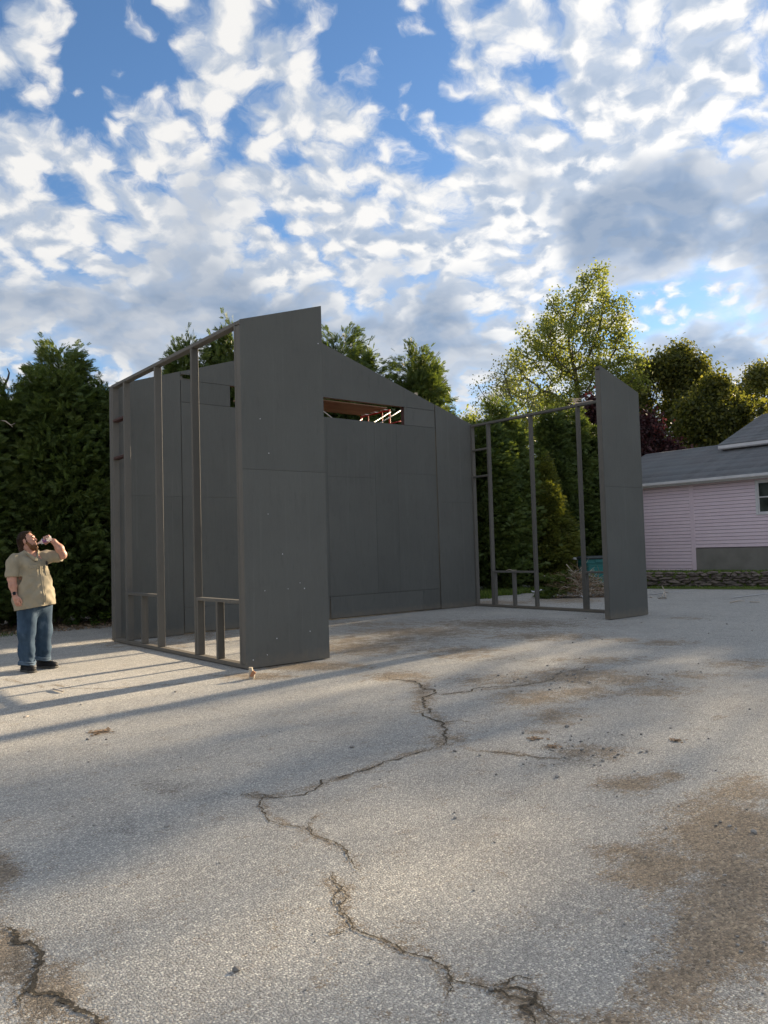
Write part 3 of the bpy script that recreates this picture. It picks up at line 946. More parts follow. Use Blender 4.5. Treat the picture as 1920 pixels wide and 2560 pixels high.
# pink clapboard house
HX = 19.39
house = empty('pink_house', (HX, 0, LZ))
tag(house, 'pale pink clapboard house with grey shingle roof and white gutter', 'house')
WT, PS = MATS['white_trim'], MATS['pink_siding']
H0 = 2.86           # eave above the lawn
YL, YR = 8.75, -6.0
CT = 4.98           # corner board
MB().box(.03, 7.5, YR, YL, -.3, H0 + .1).build('wall_core', MATS['dark_wrap'], house)
MB().bbox(-.02, .02, CT - .07, CT + .07, -.05, H0).build('corner_board', PS, house)
MB().bbox(-.02, .02, YL - .05, YL + .03, -.05, H0).build('corner_board', PS, house)
MB().bbox(-.004, .029, YR, CT - .07, -.2, .72).build('foundation', MATS['concrete'], house)
wy0, wy1, wz0, wz1 = 1.75, 2.80, 1.78, 2.74
EXPO = 0.113


def clap(y0, y1, z0, ztop):
    """one lapped board, thicker at its lower edge"""
    h = min(EXPO, ztop - z0) - .011
    MB().prism([(.029, z0), (-.022, z0), (-.008, z0 + h), (.029, z0 + h)], 'y', y0, y1).build('clapboard', PS, house)


for a in range(40):
    z = -.04 + a * EXPO
    if z > H0 - .03:
        break
    clap(CT + .073, YL - .053, z, H0 - .01)
    if z > .70:
        if wz0 - .12 < z < wz1 + .03:
            clap(wy1 + .065, CT - .073, z, H0 - .01)
            clap(YR, wy0 - .065, z, H0 - .01)
        else:
            clap(YR, CT - .073, z, H0 - .01)
win = empty('window', (0, 0, 0), parent=house)
fr = MB()
fr.bbox(-.035, .028, wy0 - .06, wy0, wz0 - .06, wz1 + .06).bbox(-.035, .028, wy1, wy1 + .06, wz0 - .06, wz1 + .06)
fr.bbox(-.034, .028, wy0, wy1, wz1, wz1 + .06).bbox(-.045, .028, wy0, wy1, wz0 - .06, wz0)
fr.build('frame', WT, win)
for za, zb, dx in ((wz0 + .002, wz0 + .50, .006), (wz0 + .47, wz1 - .002, -.008)):
    s_ = MB()
    s_.bbox(dx, dx + .02, wy0 + .002, wy0 + .04, za, zb).bbox(dx, dx + .02, wy1 - .04, wy1 - .002, za, zb)
    s_.bbox(dx + .001, dx + .02, wy0 + .041, wy1 - .041, za, za + .035).bbox(dx + .001, dx + .02, wy0 + .041, wy1 - .041, zb - .035, zb)
    s_.build('sash', WT, win)
    MB().box(dx + .008, dx + .012, wy0 + .042, wy1 - .042, za + .036, zb - .036).build('pane', MATS['window_glass'], win)
# small end window and porch roof by the hedge
win2 = empty('window', (0, 0, 0), parent=house)
MB().bbox(-.04, .028, 8.18, 8.24, 1.85, 2.72).bbox(-.04, .028, 8.58, 8.64, 1.85, 2.72).bbox(-.04, .028, 8.24, 8.58, 2.66, 2.72).bbox(-.05, .028, 8.24, 8.58, 1.85, 1.91).build('frame', WT, win2)
MB().box(.0, .02, 8.24, 8.58, 1.91, 2.66).build('pane', MATS['window_glass'], win2)
MB().prism([(-.75, 1.52), (-.75, 1.60), (-.02, 1.88), (-.02, 1.80)], 'y', 8.15, 8.95).build('porch_roof', WT, house)
# gutter, fascia and soffit
MB().box(-.30, -.001, YR, YL + .25, H0 - .02, H0).build('soffit', WT, house)
MB().prism([(-.42, H0 + .04), (-.42, H0 + .12), (-.405, H0 + .12), (-.402, H0 + .06), (-.31, H0 + .06), (-.31, H0 + .005), (-.38, H0 + .005)], 'y', YR, YL + .25).build('gutter', WT, house)
MB().box(-.308, -.288, YR, YL + .25, H0 - .03, H0 + .10).build('fascia', WT, house)
# roof in lapped courses
RP = 0.365


def roof(parent, x0, z0, run, ya, yb2, pitch, name='roof'):
    rf = MB().prism([(x0, z0), (x0 + run, z0 + run * pitch), (x0 + 2 * run, z0), (x0 + 2 * run, z0 - .06), (x0, z0 - .06)], 'y', ya, yb2).build(name, MATS['shingle'], parent)
    n = int(run / .125)
    w = run / n
    for k in range(n):
        xa, xb = x0 + k * w - .03, x0 + (k + 1) * w
        za, zb = z0 + (xa - x0) * pitch, z0 + (xb - x0) * pitch
        dj = jit(.004)
        c = MB().add([(xa, ya - .03, za + .004), (xa, ya - .03, za + .030 + dj), (xb, ya - .03, zb + .008), (xb, ya - .03, zb + .003),
                      (xa, yb2 + .03, za + .004), (xa, yb2 + .03, za + .030 + jit(.004)), (xb, yb2 + .03, zb + .008), (xb, yb2 + .03, zb + .003)],
                     [(0, 1, 2, 3), (7, 6, 5, 4), (0, 4, 5, 1), (1, 5, 6, 2), (2, 6, 7, 3), (3, 7, 4, 0)])
        c.build('shingle_course', MATS['shingle'], rf)
    return rf


roof(house, -.34, H0 + .10, 4.3, YR, YL + .22, RP)
# upper storey standing further back
UX, UY = 2.75, 5.35
MB().box(UX + .3, UX + 6.3, YR, UY - .25, 3.2, 4.30).build('upper_wall', PS, house)
MB().box(UX, UX + .025, YR, UY, 4.20, 4.36).build('upper_fascia', WT, house)
MB().prism([(UX - .10, 4.24), (UX - .10, 4.34), (UX - .004, 4.34), (UX - .004, 4.20), (UX - .06, 4.20)], 'y', YR, UY).build('upper_gutter', WT, house)
MB().box(UX + .026, UX + .3, YR, UY, 4.20, 4.22).build('upper_soffit', WT, house)
roof(house, UX - .02, 4.37, 3.6, YR, UY, 0.40, 'upper_roof')

# ------------------------------------------------------------------ foliage
def m_leaf(c_dark, c_mid, c_light, trans=0.35, patch=0.6, tcol=None, nscale=1.5):
    def fn(nt):
        geo = nt.nodes.new('ShaderNodeNewGeometry')
        oi = nt.nodes.new('ShaderNodeObjectInfo').outputs['Random']
        n = noise(nt, geo.outputs['Position'], nscale, 3, 0.6)
        f = mth(nt, 'ADD', mth(nt, 'MULTIPLY', geo.outputs['Random Per Island'], 1.0 - patch), mth(nt, 'MULTIPLY', n, patch))
        f = mth(nt, 'ADD', f, mth(nt, 'MULTIPLY', mth(nt, 'SUBTRACT', oi, 0.5), 0.16))
        c = ramp(nt, f, [(0.22, c_dark), (0.5, c_mid), (0.8, c_light)])
        pr = princ(nt, c, 0.55, spec=0.25)
        tc_ = mixc(nt, 1.0, c, tcol or (1.6, 1.5, 0.6), 'MULTIPLY')
        tr = nd(nt, 'ShaderNodeBsdfTranslucent', {0: tc_}).outputs[0]
        return nd(nt, 'ShaderNodeMixShader', {0: trans, 1: pr, 2: tr}).outputs[0]
    return fn


material('thuja_leaf', m_leaf((0.040, 0.068, 0.022), (0.100, 0.148, 0.044), (0.17, 0.210, 0.062), 0.30))
material('thuja_gold', m_leaf((0.05, 0.07, 0.017), (0.125, 0.15, 0.032), (0.26, 0.26, 0.06), 0.3))
material('columnar_leaf', m_leaf((0.045, 0.072, 0.026), (0.10, 0.145, 0.045), (0.19, 0.235, 0.07), 0.30))
material('spring_leaf', m_leaf((0.10, 0.135, 0.042), (0.175, 0.215, 0.07), (0.28, 0.31, 0.11), 0.46, 0.35))
material('blossom_leaf', m_leaf((0.12, 0.14, 0.06), (0.22, 0.24, 0.12), (0.36, 0.37, 0.22), 0.45, 0.3))
material('maple_leaf', m_leaf((0.05, 0.062, 0.022), (0.115, 0.130, 0.042), (0.25, 0.235, 0.07), 0.46, 0.45))
material('purple_leaf', m_leaf((0.026, 0.015, 0.018), (0.055, 0.028, 0.032), (0.11, 0.052, 0.052), 0.28, 0.4, (1.6, 0.8, 0.8)))
material('weed_leaf', m_leaf((0.03, 0.06, 0.012), (0.07, 0.12, 0.025), (0.14, 0.20, 0.04), 0.3, 0.4))
material('grass_blade', m_leaf((0.06, 0.10, 0.02), (0.12, 0.19, 0.04), (0.21, 0.28, 0.07), 0.3, 0.4))


def basis(d, roll):
    """rotation matrices (n,3,3) whose x axis is d, rolled about it"""
    d = d / np.linalg.norm(d, axis=1, keepdims=True)
    ref = np.where(np.abs(d[:, 2:3]) > 0.95, np.array([[1.0, 0, 0]]), np.array([[0, 0, 1.0]]))
    y = np.cross(ref, d)
    y /= np.linalg.norm(y, axis=1, keepdims=True)
    z = np.cross(d, y)
    c, s = np.cos(roll)[:, None], np.sin(roll)[:, None]
    return np.stack([d, y * c + z * s, z * c - y * s], axis=2)


def scatter(tv, tf, pos, dirs, roll, scale):
    """copies of a small template (x forward) as one vertex / face array"""
    R = basis(dirs, roll)
    V = np.einsum('nij,vj->nvi', R, tv) * scale[:, None, None] + pos[:, None, :]
    n, k = len(pos), len(tv)
    F = tf[None] + (np.arange(n) * k)[:, None, None]
    return V.reshape(-1, 3), F.reshape(-1, tf.shape[1])


def spray_template(seed, pairs=5, L=1.0, droop=0.18):
    """flat fan of scale-leaf branchlets: thin diamonds"""
    r = np.random.default_rng(seed)
    V, F = [], []
    def dia(a, d, l, w):
        d = d / np.linalg.norm(d)
        side = np.array([-d[1], d[0], 0]) * w
        m = a + d * l * .22
        b = len(V)
        V.extend([m + side + [0, 0, .03], a + d * l + [0, 0, -droop * l * .6], m - side - d * l * .12])
        F.append([b, b + 1, b + 2])
    dia(np.array([0, 0, 0.]), np.array([1, 0, 0.]), L, .045)
    for i in range(pairs):
        t = .12 + .78 * i / pairs
        for s in (-1, 1):
            l = (.55 - .36 * abs(t - .35)) * r.uniform(.75, 1.15)
            a = math.radians(r.uniform(32, 52)) * s
            base = np.array([t, 0, -droop * t * t])
            dd = np.array([math.cos(a), math.sin(a), 0])
            dia(base, dd, l, .056)
            if l > .40:
                dia(base + dd * l * .45, np.array([math.cos(a * .3), math.sin(a * .3), 0]), l * .5, .042)
    return np.array(V), np.array(F)


SPR = [spray_template(s) for s in (1, 2, 3)]


def thuja_mesh(name, h, rad, seed, nb=420, ns=13, sp=0.27, profile=1.0, lump=0.28, base=0.03, tip=0.9):
    """arborvitae crown: upswept plumes of flat sprays"""
    r = np.random.default_rng(seed)
    # plume roots over the cone surface, denser where it is wide
    u = r.random(nb * 6)
    zz_ = base + (1 - base) * u
    prof = lambda t: np.minimum(1.0, (t + .05) / .16) ** .6 * np.power(np.clip(1.02 - t, 0, 1), .62 * profile)
    keep = r.random(len(zz_)) < prof(zz_) + .06
    zz_ = zz_[keep][:nb]
    n = len(zz_)
    th = r.uniform(0, 2 * PI, n)
    # slow lumps round the tree
    lm = 1 + lump * (np.sin(th * 2 + seed) * np.sin(zz_ * 9 + seed * 2) * .5 + r.normal(0, .40, n) * .6)
    rr = rad * prof(zz_) * np.clip(lm, .45, 1.5)
    depth = r.choice([1.0, .82, .6], n, p=[.62, .25, .13])
    rr = rr * depth
    root = np.stack([np.cos(th) * rr * .72, np.sin(th) * rr * .72, zz_ * h * .97], 1)
    out = np.stack([np.cos(th), np.sin(th), np.full(n, .75) + 1.6 * np.clip(zz_ - .7, 0, 1)], 1) + r.normal(0, .22, (n, 3))
    out /= np.linalg.norm(out, axis=1, keepdims=True)
    plen = (.38 + .30 * r.random(n)) * (0.55 + .55 * prof(zz_)) * rad / 1.2
    Vs, Fs, b = [], [], 0
    for k, (tv, tf) in enumerate(SPR):
        idx = np.repeat(np.arange(n), ns)[k::3]
        t = r.random(len(idx)) ** .8
        p = root[idx] + out[idx] * (plen[idx] * t)[:, None] + r.normal(0, .085, (len(idx), 3)) * (rad / 1.2)
        d = out[idx] * .7 + np.stack([np.cos(th[idx]), np.sin(th[idx]), np.zeros(len(idx))], 1) * .5 + r.normal(0, .42, (len(idx), 3))
        d[:, 2] -= .18
        d[:, 2] += np.clip(zz_[idx] - tip, 0, 1) * 6
        sc_ = sp * r.uniform(.65, 1.2, len(idx)) * np.where(zz_[idx] > .93, .8, 1.0)
        V, F = scatter(tv, tf, p, d, r.uniform(-1.1, 1.1, len(idx)) + PI / 2 * (r.random(len(idx)) < .55), sc_)
        Vs.append(V); Fs.append(F + b); b += len(V)
    # inner shade sprays
    m = nb * 2
    t = r.random(m)
    ti = base + (1 - base) * .9 * t
    tt = r.uniform(0, 2 * PI, m)
    ri = rad * prof(ti) * .5 * np.sqrt(r.random(m))
    p = np.stack([np.cos(tt) * ri, np.sin(tt) * ri, ti * h], 1)
    V, F = scatter(SPR[0][0] * [1, 1.3, 1], SPR[0][1], p, r.normal(0, 1, (m, 3)), r.uniform(0, 6, m), np.full(m, sp * 1.5))
    Vs.append(V); Fs.append(F + b)
    return mesh_np(name, np.concatenate(Vs), np.concatenate(Fs))


def trunk_mesh(h, r0, seed, lean=0.02):
    r = np.random.default_rng(seed)
    pts = [(r.normal(0, lean) * k, r.normal(0, lean) * k, h * k / 6 - (0.1 if k == 0 else 0)) for k in range(7)]
    mb = MB().tube(pts, [r0 * (1.25 if k == 0 else 1) * (1 - .13 * k) for k in range(7)], 8)
    me = bpy.data.meshes.new('trunk')
    me.from_pydata(mb.v, [], mb.f)
    return me


TH = [thuja_mesh('crown', 6.0, 1.35, 21, nb=640, ns=27, sp=.205), thuja_mesh('crown', 6.0, 1.25, 22, nb=600, ns=27, sp=.205, lump=.42, profile=.85), thuja_mesh('crown', 6.0, 1.5, 23, nb=680, ns=27, sp=.205, lump=.36, profile=1.15)]
TC = [thuja_mesh('crown', 6.0, .72, 31, nb=640, ns=24, sp=.15, lump=.12, profile=.75), thuja_mesh('crown', 6.0, .66, 32, nb=600, ns=24, sp=.15, lump=.10, profile=.7)]
TRK = trunk_mesh(4.5, .11, 3)
TRK.materials.append(MATS['bark'])


def thuja(x, y, h, w, v, label, rz=None, mats='thuja_leaf', meshes=None, group='arborvitae trees of the hedge', cat='tree', name='arborvitae_tree'):
    t = empty(name, (x, y, 0), random.uniform(0, 6.28) if rz is None else rz)
    tag(t, label, cat, group)
    me = (meshes or TH)[v]
    o = obj('crown', me, MATS[mats], t)
    if o.material_slots[0].material != MATS[mats]:
        o.material_slots[0].link = 'OBJECT'
        o.material_slots[0].material = MATS[mats]
    o.scale = (w, w, h / 6.0)
    k = obj('trunk', TRK, None, t)
    k.scale = (1, 1, h / 6.0)
    return t


for a in ((-3.9, 9.3, 4.91, 1.1, 0, 'dark arborvitae at the edge of the picture behind the man'),
          (-2.6, 9.2, 4.63, 1.05, 1, 'second arborvitae from the picture edge behind the man'),
          (-1.45, 9.1, 4.72, 1.0, 2, 'lower arborvitae just behind the drinking man'),
          (-0.35, 9.5, 5.24, .9, 1, 'arborvitae between the man and the tallest hedge peak'),
          (0.52, 9.1, 6.00, 1.02, 0, 'tallest pointed arborvitae peak of the hedge behind the man'),
          (1.50, 9.2, 5.24, .95, 2, 'arborvitae beside the grey shell, right of the hedge peak'),
          (2.55, 9.6, 5.43, .95, 1, 'arborvitae mostly hidden behind the open side frame'),
          (3.70, 9.4, 6.75, 0.8, 1, 'slim arborvitae top rising over the back wall near the side frame'),
          (4.95, 9.3, 7.25, 1.0, 1, 'arborvitae top rising behind the tall front panel'),
          (6.45, 9.6, 6.43, .9, 1, 'arborvitae hidden behind the gable peak'),
          (8.15, 9.1, 7.51, 1.05, 1, 'tall arborvitae standing just right of the gable peak'),
          (9.45, 9.6, 7.25, 1.2, 1, 'lower arborvitae in the dip over the back wall roof slope'),
          (10.95, 9.0, 7.47, 1.08, 1, 'tall ragged arborvitae at the end of the trees over the roof slope'),
          (12.35, 9.2, 5.39, .85, 2, 'low arborvitae where the back wall meets the open frame')):
    thuja(*a)
for a in ((12.9, 8.1, 5.2, 1.0, 0, 'broad arborvitae filling the first bay of the open frame'),
          (14.0, 8.5, 6.0, 1.02, 2, 'large dark arborvitae seen through the middle of the open frame')):
    thuja(*a, group='arborvitae seen through the open frame')
thuja(15.35, 8.0, 4.3, .70, 1, 'golden tipped arborvitae beside the narrow columnar trees', mats='thuja_gold', group='arborvitae seen through the open frame')
thuja(14.6, 7.2, 3.3, .72, 1, 'small golden green arborvitae bush in front of the large dark one', mats='thuja_gold', group='arborvitae seen through the open frame')
for a in ((16.70, 8.5, 6.15, 1.22, 0, 'narrow columnar arborvitae, first of three by the bin'),
          (17.75, 8.4, 6.25, 1.25, 1, 'narrow columnar arborvitae, middle of three by the bin'),
          (18.55, 8.1, 5.6, 1.2, 0, 'narrow columnar arborvitae nearest the pink house')):
    thuja(*a, mats='columnar_leaf', meshes=TC, group='narrow columnar arborvitae', name='columnar_arborvitae')


# ------------------------------------------------------------------ broadleaf trees
def colonize(base, trunk_h, attr, step=0.35, di=3.0, dk=0.6, lean=(0, 0), iters=90, seed=0):
    """branch skeleton grown towards points of the crown"""
    r = np.random.default_rng(seed)
    nodes = [np.array(base, float)]
    par = [-1]
    k = int(trunk_h / step)
    for i in range(k):
        nodes.append(nodes[-1] + np.array([lean[0] * step + r.normal(0, .02), lean[1] * step + r.normal(0, .02), step]))
        par.append(len(nodes) - 2)
    A = attr.copy()
    for it in range(iters):
        if len(A) == 0:
            break
        N = np.array(nodes)
        d2 = ((A[:, None, :] - N[None]) ** 2).sum(2)
        ni = d2.argmin(1)
        dm = np.sqrt(d2[np.arange(len(A)), ni])
        ok = dm < (di if it > 6 else 1e9)
        if not ok.any():
            di *= 1.5
            continue
        new = 0
        for q in np.unique(ni[ok]):
            s = A[ok & (ni == q)] - N[q]
            v_ = (s / np.linalg.norm(s, axis=1, keepdims=True)).mean(0) + r.normal(0, .10, 3)
            v_[2] += .06
            v_ /= np.linalg.norm(v_)
            c = N[q] + v_ * step
            if min(((N - c) ** 2).sum(1)) < (step * .35) ** 2:
                continue
            nodes.append(c)
            par.append(int(q))
            new += 1
        N = np.array(nodes)
        d2 = ((A[:, None, :] - N[None]) ** 2).sum(2).min(1)
        A = A[d2 > dk * dk]
        if new == 0:
            break
    return np.array(nodes), np.array(par)


def branch_mesh(N, par, r_tip=0.012, expo=2.3, sides=6, rmax=None):
    n = len(N)
    rad = np.zeros(n)
    ch = np.zeros(n, int)
    acc = np.zeros(n)
    for i in range(n - 1, -1, -1):
        rad[i] = max(r_tip, acc[i] ** (1 / expo)) if acc[i] > 0 else r_tip
        if par[i] >= 0:
            acc[par[i]] += rad[i] ** expo
            ch[par[i]] += 1
    if rmax and rad[0] > rmax:
        rad *= np.clip(rmax / rad[0], 0, 1) ** (rad / rad[0])
    V, F = [], []
    i = np.arange(1, n)
    a, b = N[par[i]], N[i]
    d = b - a
    R = basis(d, np.zeros(len(d)))
    ang = np.linspace(0, 2 * PI, sides, endpoint=False)
    circ = np.stack([np.zeros(sides), np.cos(ang), np.sin(ang)], 1)
    ra = np.minimum(rad[par[i]], rad[i] * 1.6)
    ca = np.einsum('nij,vj->nvi', R, circ) * ra[:, None, None] + a[:, None]
    cb = np.einsum('nij,vj->nvi', R, circ) * rad[i][:, None, None] + b[:, None]
    V = np.concatenate([ca, cb], 1)
    k = np.arange(sides)
    f = np.stack([k, (k + 1) % sides, sides + (k + 1) % sides, sides + k], 1)
    F = f[None] + (np.arange(len(i)) * 2 * sides)[:, None, None]
    tips = N[ch == 0]
    twig = N[rad < r_tip * 2.6]
    return mesh_np('trunk', V.reshape(-1, 3), F.reshape(-1, 4), smooth=True), tips, twig


LEAF = (np.array([[0, 0, 0], [.42, .36, .06], [1, 0, -.10], [.45, -.34, .06]]), np.array([[0, 1, 2, 3]]))
LOBED = (np.array([[0, 0, 0], [.18, .52, .05], [.48, .30, .03], [.62, .46, -.02], [1.05, 0, -.12], [.62, -.46, -.02], [.48, -.30, .03], [.18, -.52, .05]]),
         np.array([[0, 1, 2, 3], [0, 3, 4, 5], [0, 5, 6, 7]]))


def leaf_mesh(pts, n, spread, size, seed, tmpl=LEAF, droop=.3, clump=None):
    r = np.random.default_rng(seed)
    c = pts[r.integers(0, len(pts), n)]
    p = c + r.normal(0, spread, (n, 3))
    d = r.normal(0, 1, (n, 3))
    d[:, 2] -= droop
    V, F = scatter(tmpl[0], tmpl[1], p, d, r.uniform(-1.2, 1.2, n), size * r.uniform(.6, 1.25, n))
    return mesh_np('crown', V, F)


def crown_points(n, seed, lobes):
    """points through the volume of several ellipsoids (cx, cy, cz, rx, ry, rz)"""
    r = np.random.default_rng(seed)
    out = []
    w = np.array([l[3] * l[4] * l[5] for l in lobes])
    w = w / w.sum()
    for l, k in zip(lobes, (w * n).astype(int) + 1):
        q = r.normal(0, 1, (k, 3))
        q /= np.linalg.norm(q, axis=1, keepdims=True)
        q *= (r.random((k, 1)) ** .45)
        out.append(q * l[3:] + np.array(l[:3]))
    return np.concatenate(out)


def broadleaf(name, x, y, label, lobes, trunk_h, nattr, nleaf, spread, size, mat_, seed, lean=(0, 0), tmpl=LEAF, step=.35, r_tip=.012, rmax=None, droop=.3, cat='tree', group=None, all_twigs=True, rz=0.0):
    t = empty(name, (x, y, 0), rz)
    tag(t, label, cat, group)
    A = crown_points(nattr, seed, lobes)
    N, par = colonize((0, 0, -.1), trunk_h, A, step=step, dk=step * 1.6, seed=seed, lean=lean)
    bm_, tips, tw = branch_mesh(N, par, r_tip=r_tip, rmax=rmax)
    obj('trunk', bm_, MATS['bark'], t)
    obj('crown', leaf_mesh(np.concatenate([tips, tips, tw]) if all_twigs else tips, nleaf, spread, size, seed + 5, tmpl, droop), MATS[mat_], t)
    return t


def at_depth(px, py, dep):
    return CAM + ray(px, py) * dep


# tall light green tree behind the open frame (about 38 m away)
B0 = at_depth(1443, 1000, 38.0)
S = 38.0 / FPX
def L_(px, py, dz, rx, rz, depth=38.0):
    p = at_depth(px, py, depth) - np.array([B0[0], B0[1], 0])
    return (p[0] + FWD[0] * dz, p[1] + FWD[1] * dz, p[2], rx * S, rx * S, rz * S)
broadleaf('spring_tree', B0[0], B0[1], 'tall light green leafy tree with visible limbs behind the open frame',
          [L_(1490, 720, 0, 50, 70), L_(1440, 780, 0, 75, 70), L_(1525, 790, 0, 60, 70), L_(1410, 870, -.5, 90, 90), L_(1545, 880, .5, 70, 80), L_(1325, 890, 0, 70, 60), L_(1375, 830, 0, 60, 55), L_(1470, 930, 0, 95, 60), L_(1575, 940, 0, 55, 55), L_(1310, 970, .6, 60, 60), L_(1390, 990, -.6, 60, 55)],
          6.0, 1000, 21000, .22, .14, 'spring_leaf', 61, step=.36, r_tip=.024, rmax=.42, droop=.5)
B0 = at_depth(1310, 1040, 33.0)
S = 33.0 / FPX
broadleaf('blossom_tree', B0[0], B0[1], 'thin bare looking tree with sparse pale leaves beside the light green tree',
          [L_(1250, 970, 0, 55, 50, 33), L_(1280, 930, 0, 45, 50, 33), L_(1215, 1010, 0, 40, 35, 33), L_(1320, 1000, 0, 45, 45, 33)], 5.0, 420, 1900, .20, .10, 'blossom_leaf', 63, step=.33, r_tip=.014, rmax=.16)
# maples and purple tree beyond the house
def maple(px, py, dep, lobes, label, seed, nleaf, mat_='maple_leaf', size=.20, trunk_h=3.0, name='maple_tree', nattr=330, group='broadleaf trees beyond the pink house'):
    global B0, S
    B0 = at_depth(px, py, dep)
    S = dep / FPX
    return broadleaf(name, B0[0], B0[1], label, [L_(*l[:2], 0, l[2], l[3], dep) for l in lobes], trunk_h, nattr, nleaf, (.40 if mat_ == 'maple_leaf' else .30), size, mat_, seed, tmpl=LEAF, all_twigs=False, step=.5, r_tip=.02, rmax=.35, group=group, droop=.6)
maple(1690, 1100, 44, ((1640, 950, 55, 60), (1700, 925, 55, 50), (1745, 950, 35, 40), (1610, 1000, 60, 60), (1590, 1060, 60, 70), (1690, 1010, 80, 60), (1750, 1030, 60, 50), (1650, 1100, 110, 60), (1720, 895, 24, 22), (1665, 905, 26, 26)), 'big dark maple with sunlit rim beyond the pink house roof', 71, 46000)
maple(1800, 1080, 40, ((1790, 990, 40, 45), (1835, 1040, 40, 35), (1755, 1050, 60, 50), (1800, 1075, 60, 45), (1850, 1085, 30, 30), (1780, 1110, 80, 40), (1770, 960, 22, 22)), 'lower yellow green maple right above the pink house roof', 72, 30000)
maple(1890, 1040, 56, ((1880, 990, 60, 55), (1930, 960, 60, 60), (1960, 1020, 70, 70), (1870, 1060, 70, 50)), 'far maple at the edge of the picture above the roof', 73, 20000)
maple(1600, 1160, 33, ((1490, 1060, 50, 50), (1560, 1120, 80, 70), (1640, 1120, 60, 55), (1680, 1150, 40, 40), (1500, 1150, 60, 80)), 'dark purple leaved tree behind the tall end panel', 74, 26000, 'purple_leaf', .16, 1.8, 'purple_tree', group='broadleaf trees beyond the pink house')
maple(1380, 1130, 46, ((1380, 1040, 70, 60), (1330, 1080, 70, 60), (1440, 1090, 80, 60)), 'yellow green tree low behind the columnar arborvitae', 75, 7000, 'spring_leaf', .18, 2.5, 'far_tree')
maple(1210, 1120, 40, ((1190, 1080, 50, 50), (1240, 1100, 60, 50), (1150, 1110, 50, 40)), 'pale green tree low behind the corner of the back wall', 76, 6000, 'spring_leaf', .17, 2.5, 'far_tree')

# trees across the street, outside the picture, that shade the lot
def shade_tree(x, y, h, r, seed, nleaf, label):
    broadleaf('street_tree', x, y, label, [(0, 0, h * .62, r, r, h * .36), (r * .5, r * .4, h * .5, r * .6, r * .6, h * .25), (-r * .5, -r * .4, h * .5, r * .6, r * .6, h * .25)],
              h * .3, 260, nleaf, .5, .34, 'maple_leaf', seed, tmpl=LOBED, step=.6, r_tip=.025, rmax=.3, group='street trees out of view that shade the lot')
ordinal = ('first', 'second', 'third', 'fourth', 'fifth')
for row, (x0, hh) in enumerate(((30.0, 12.2), (38.5, 14.6))):
    for k in range(5):
        shade_tree(x0 + random.uniform(-1, 1), 1.2 - 3.3 * k + row * 1.5, hh + random.uniform(-.8, .8), 2.7 + .4 * row, 80 + k + 10 * row, 640,
                   '%s thin street tree of the %s row past the pink house, out of view' % (ordinal[k], ('near', 'far')[row]))
for k, (x, y, h, nl, lb) in enumerate(((36.5, 5.2, 10.6, 5200, 'dense low tree added to block the sun behind the far corner of the pink house, out of view'), (37.5, 8.1, 10.8, 5200, 'dense low tree added to block the sun just past the picture edge behind the pink house'))):
    shade_tree(x, y, h, 2.6, 120 + k, nl, lb)  # two unseen trees added to keep the sun off the shell's floor

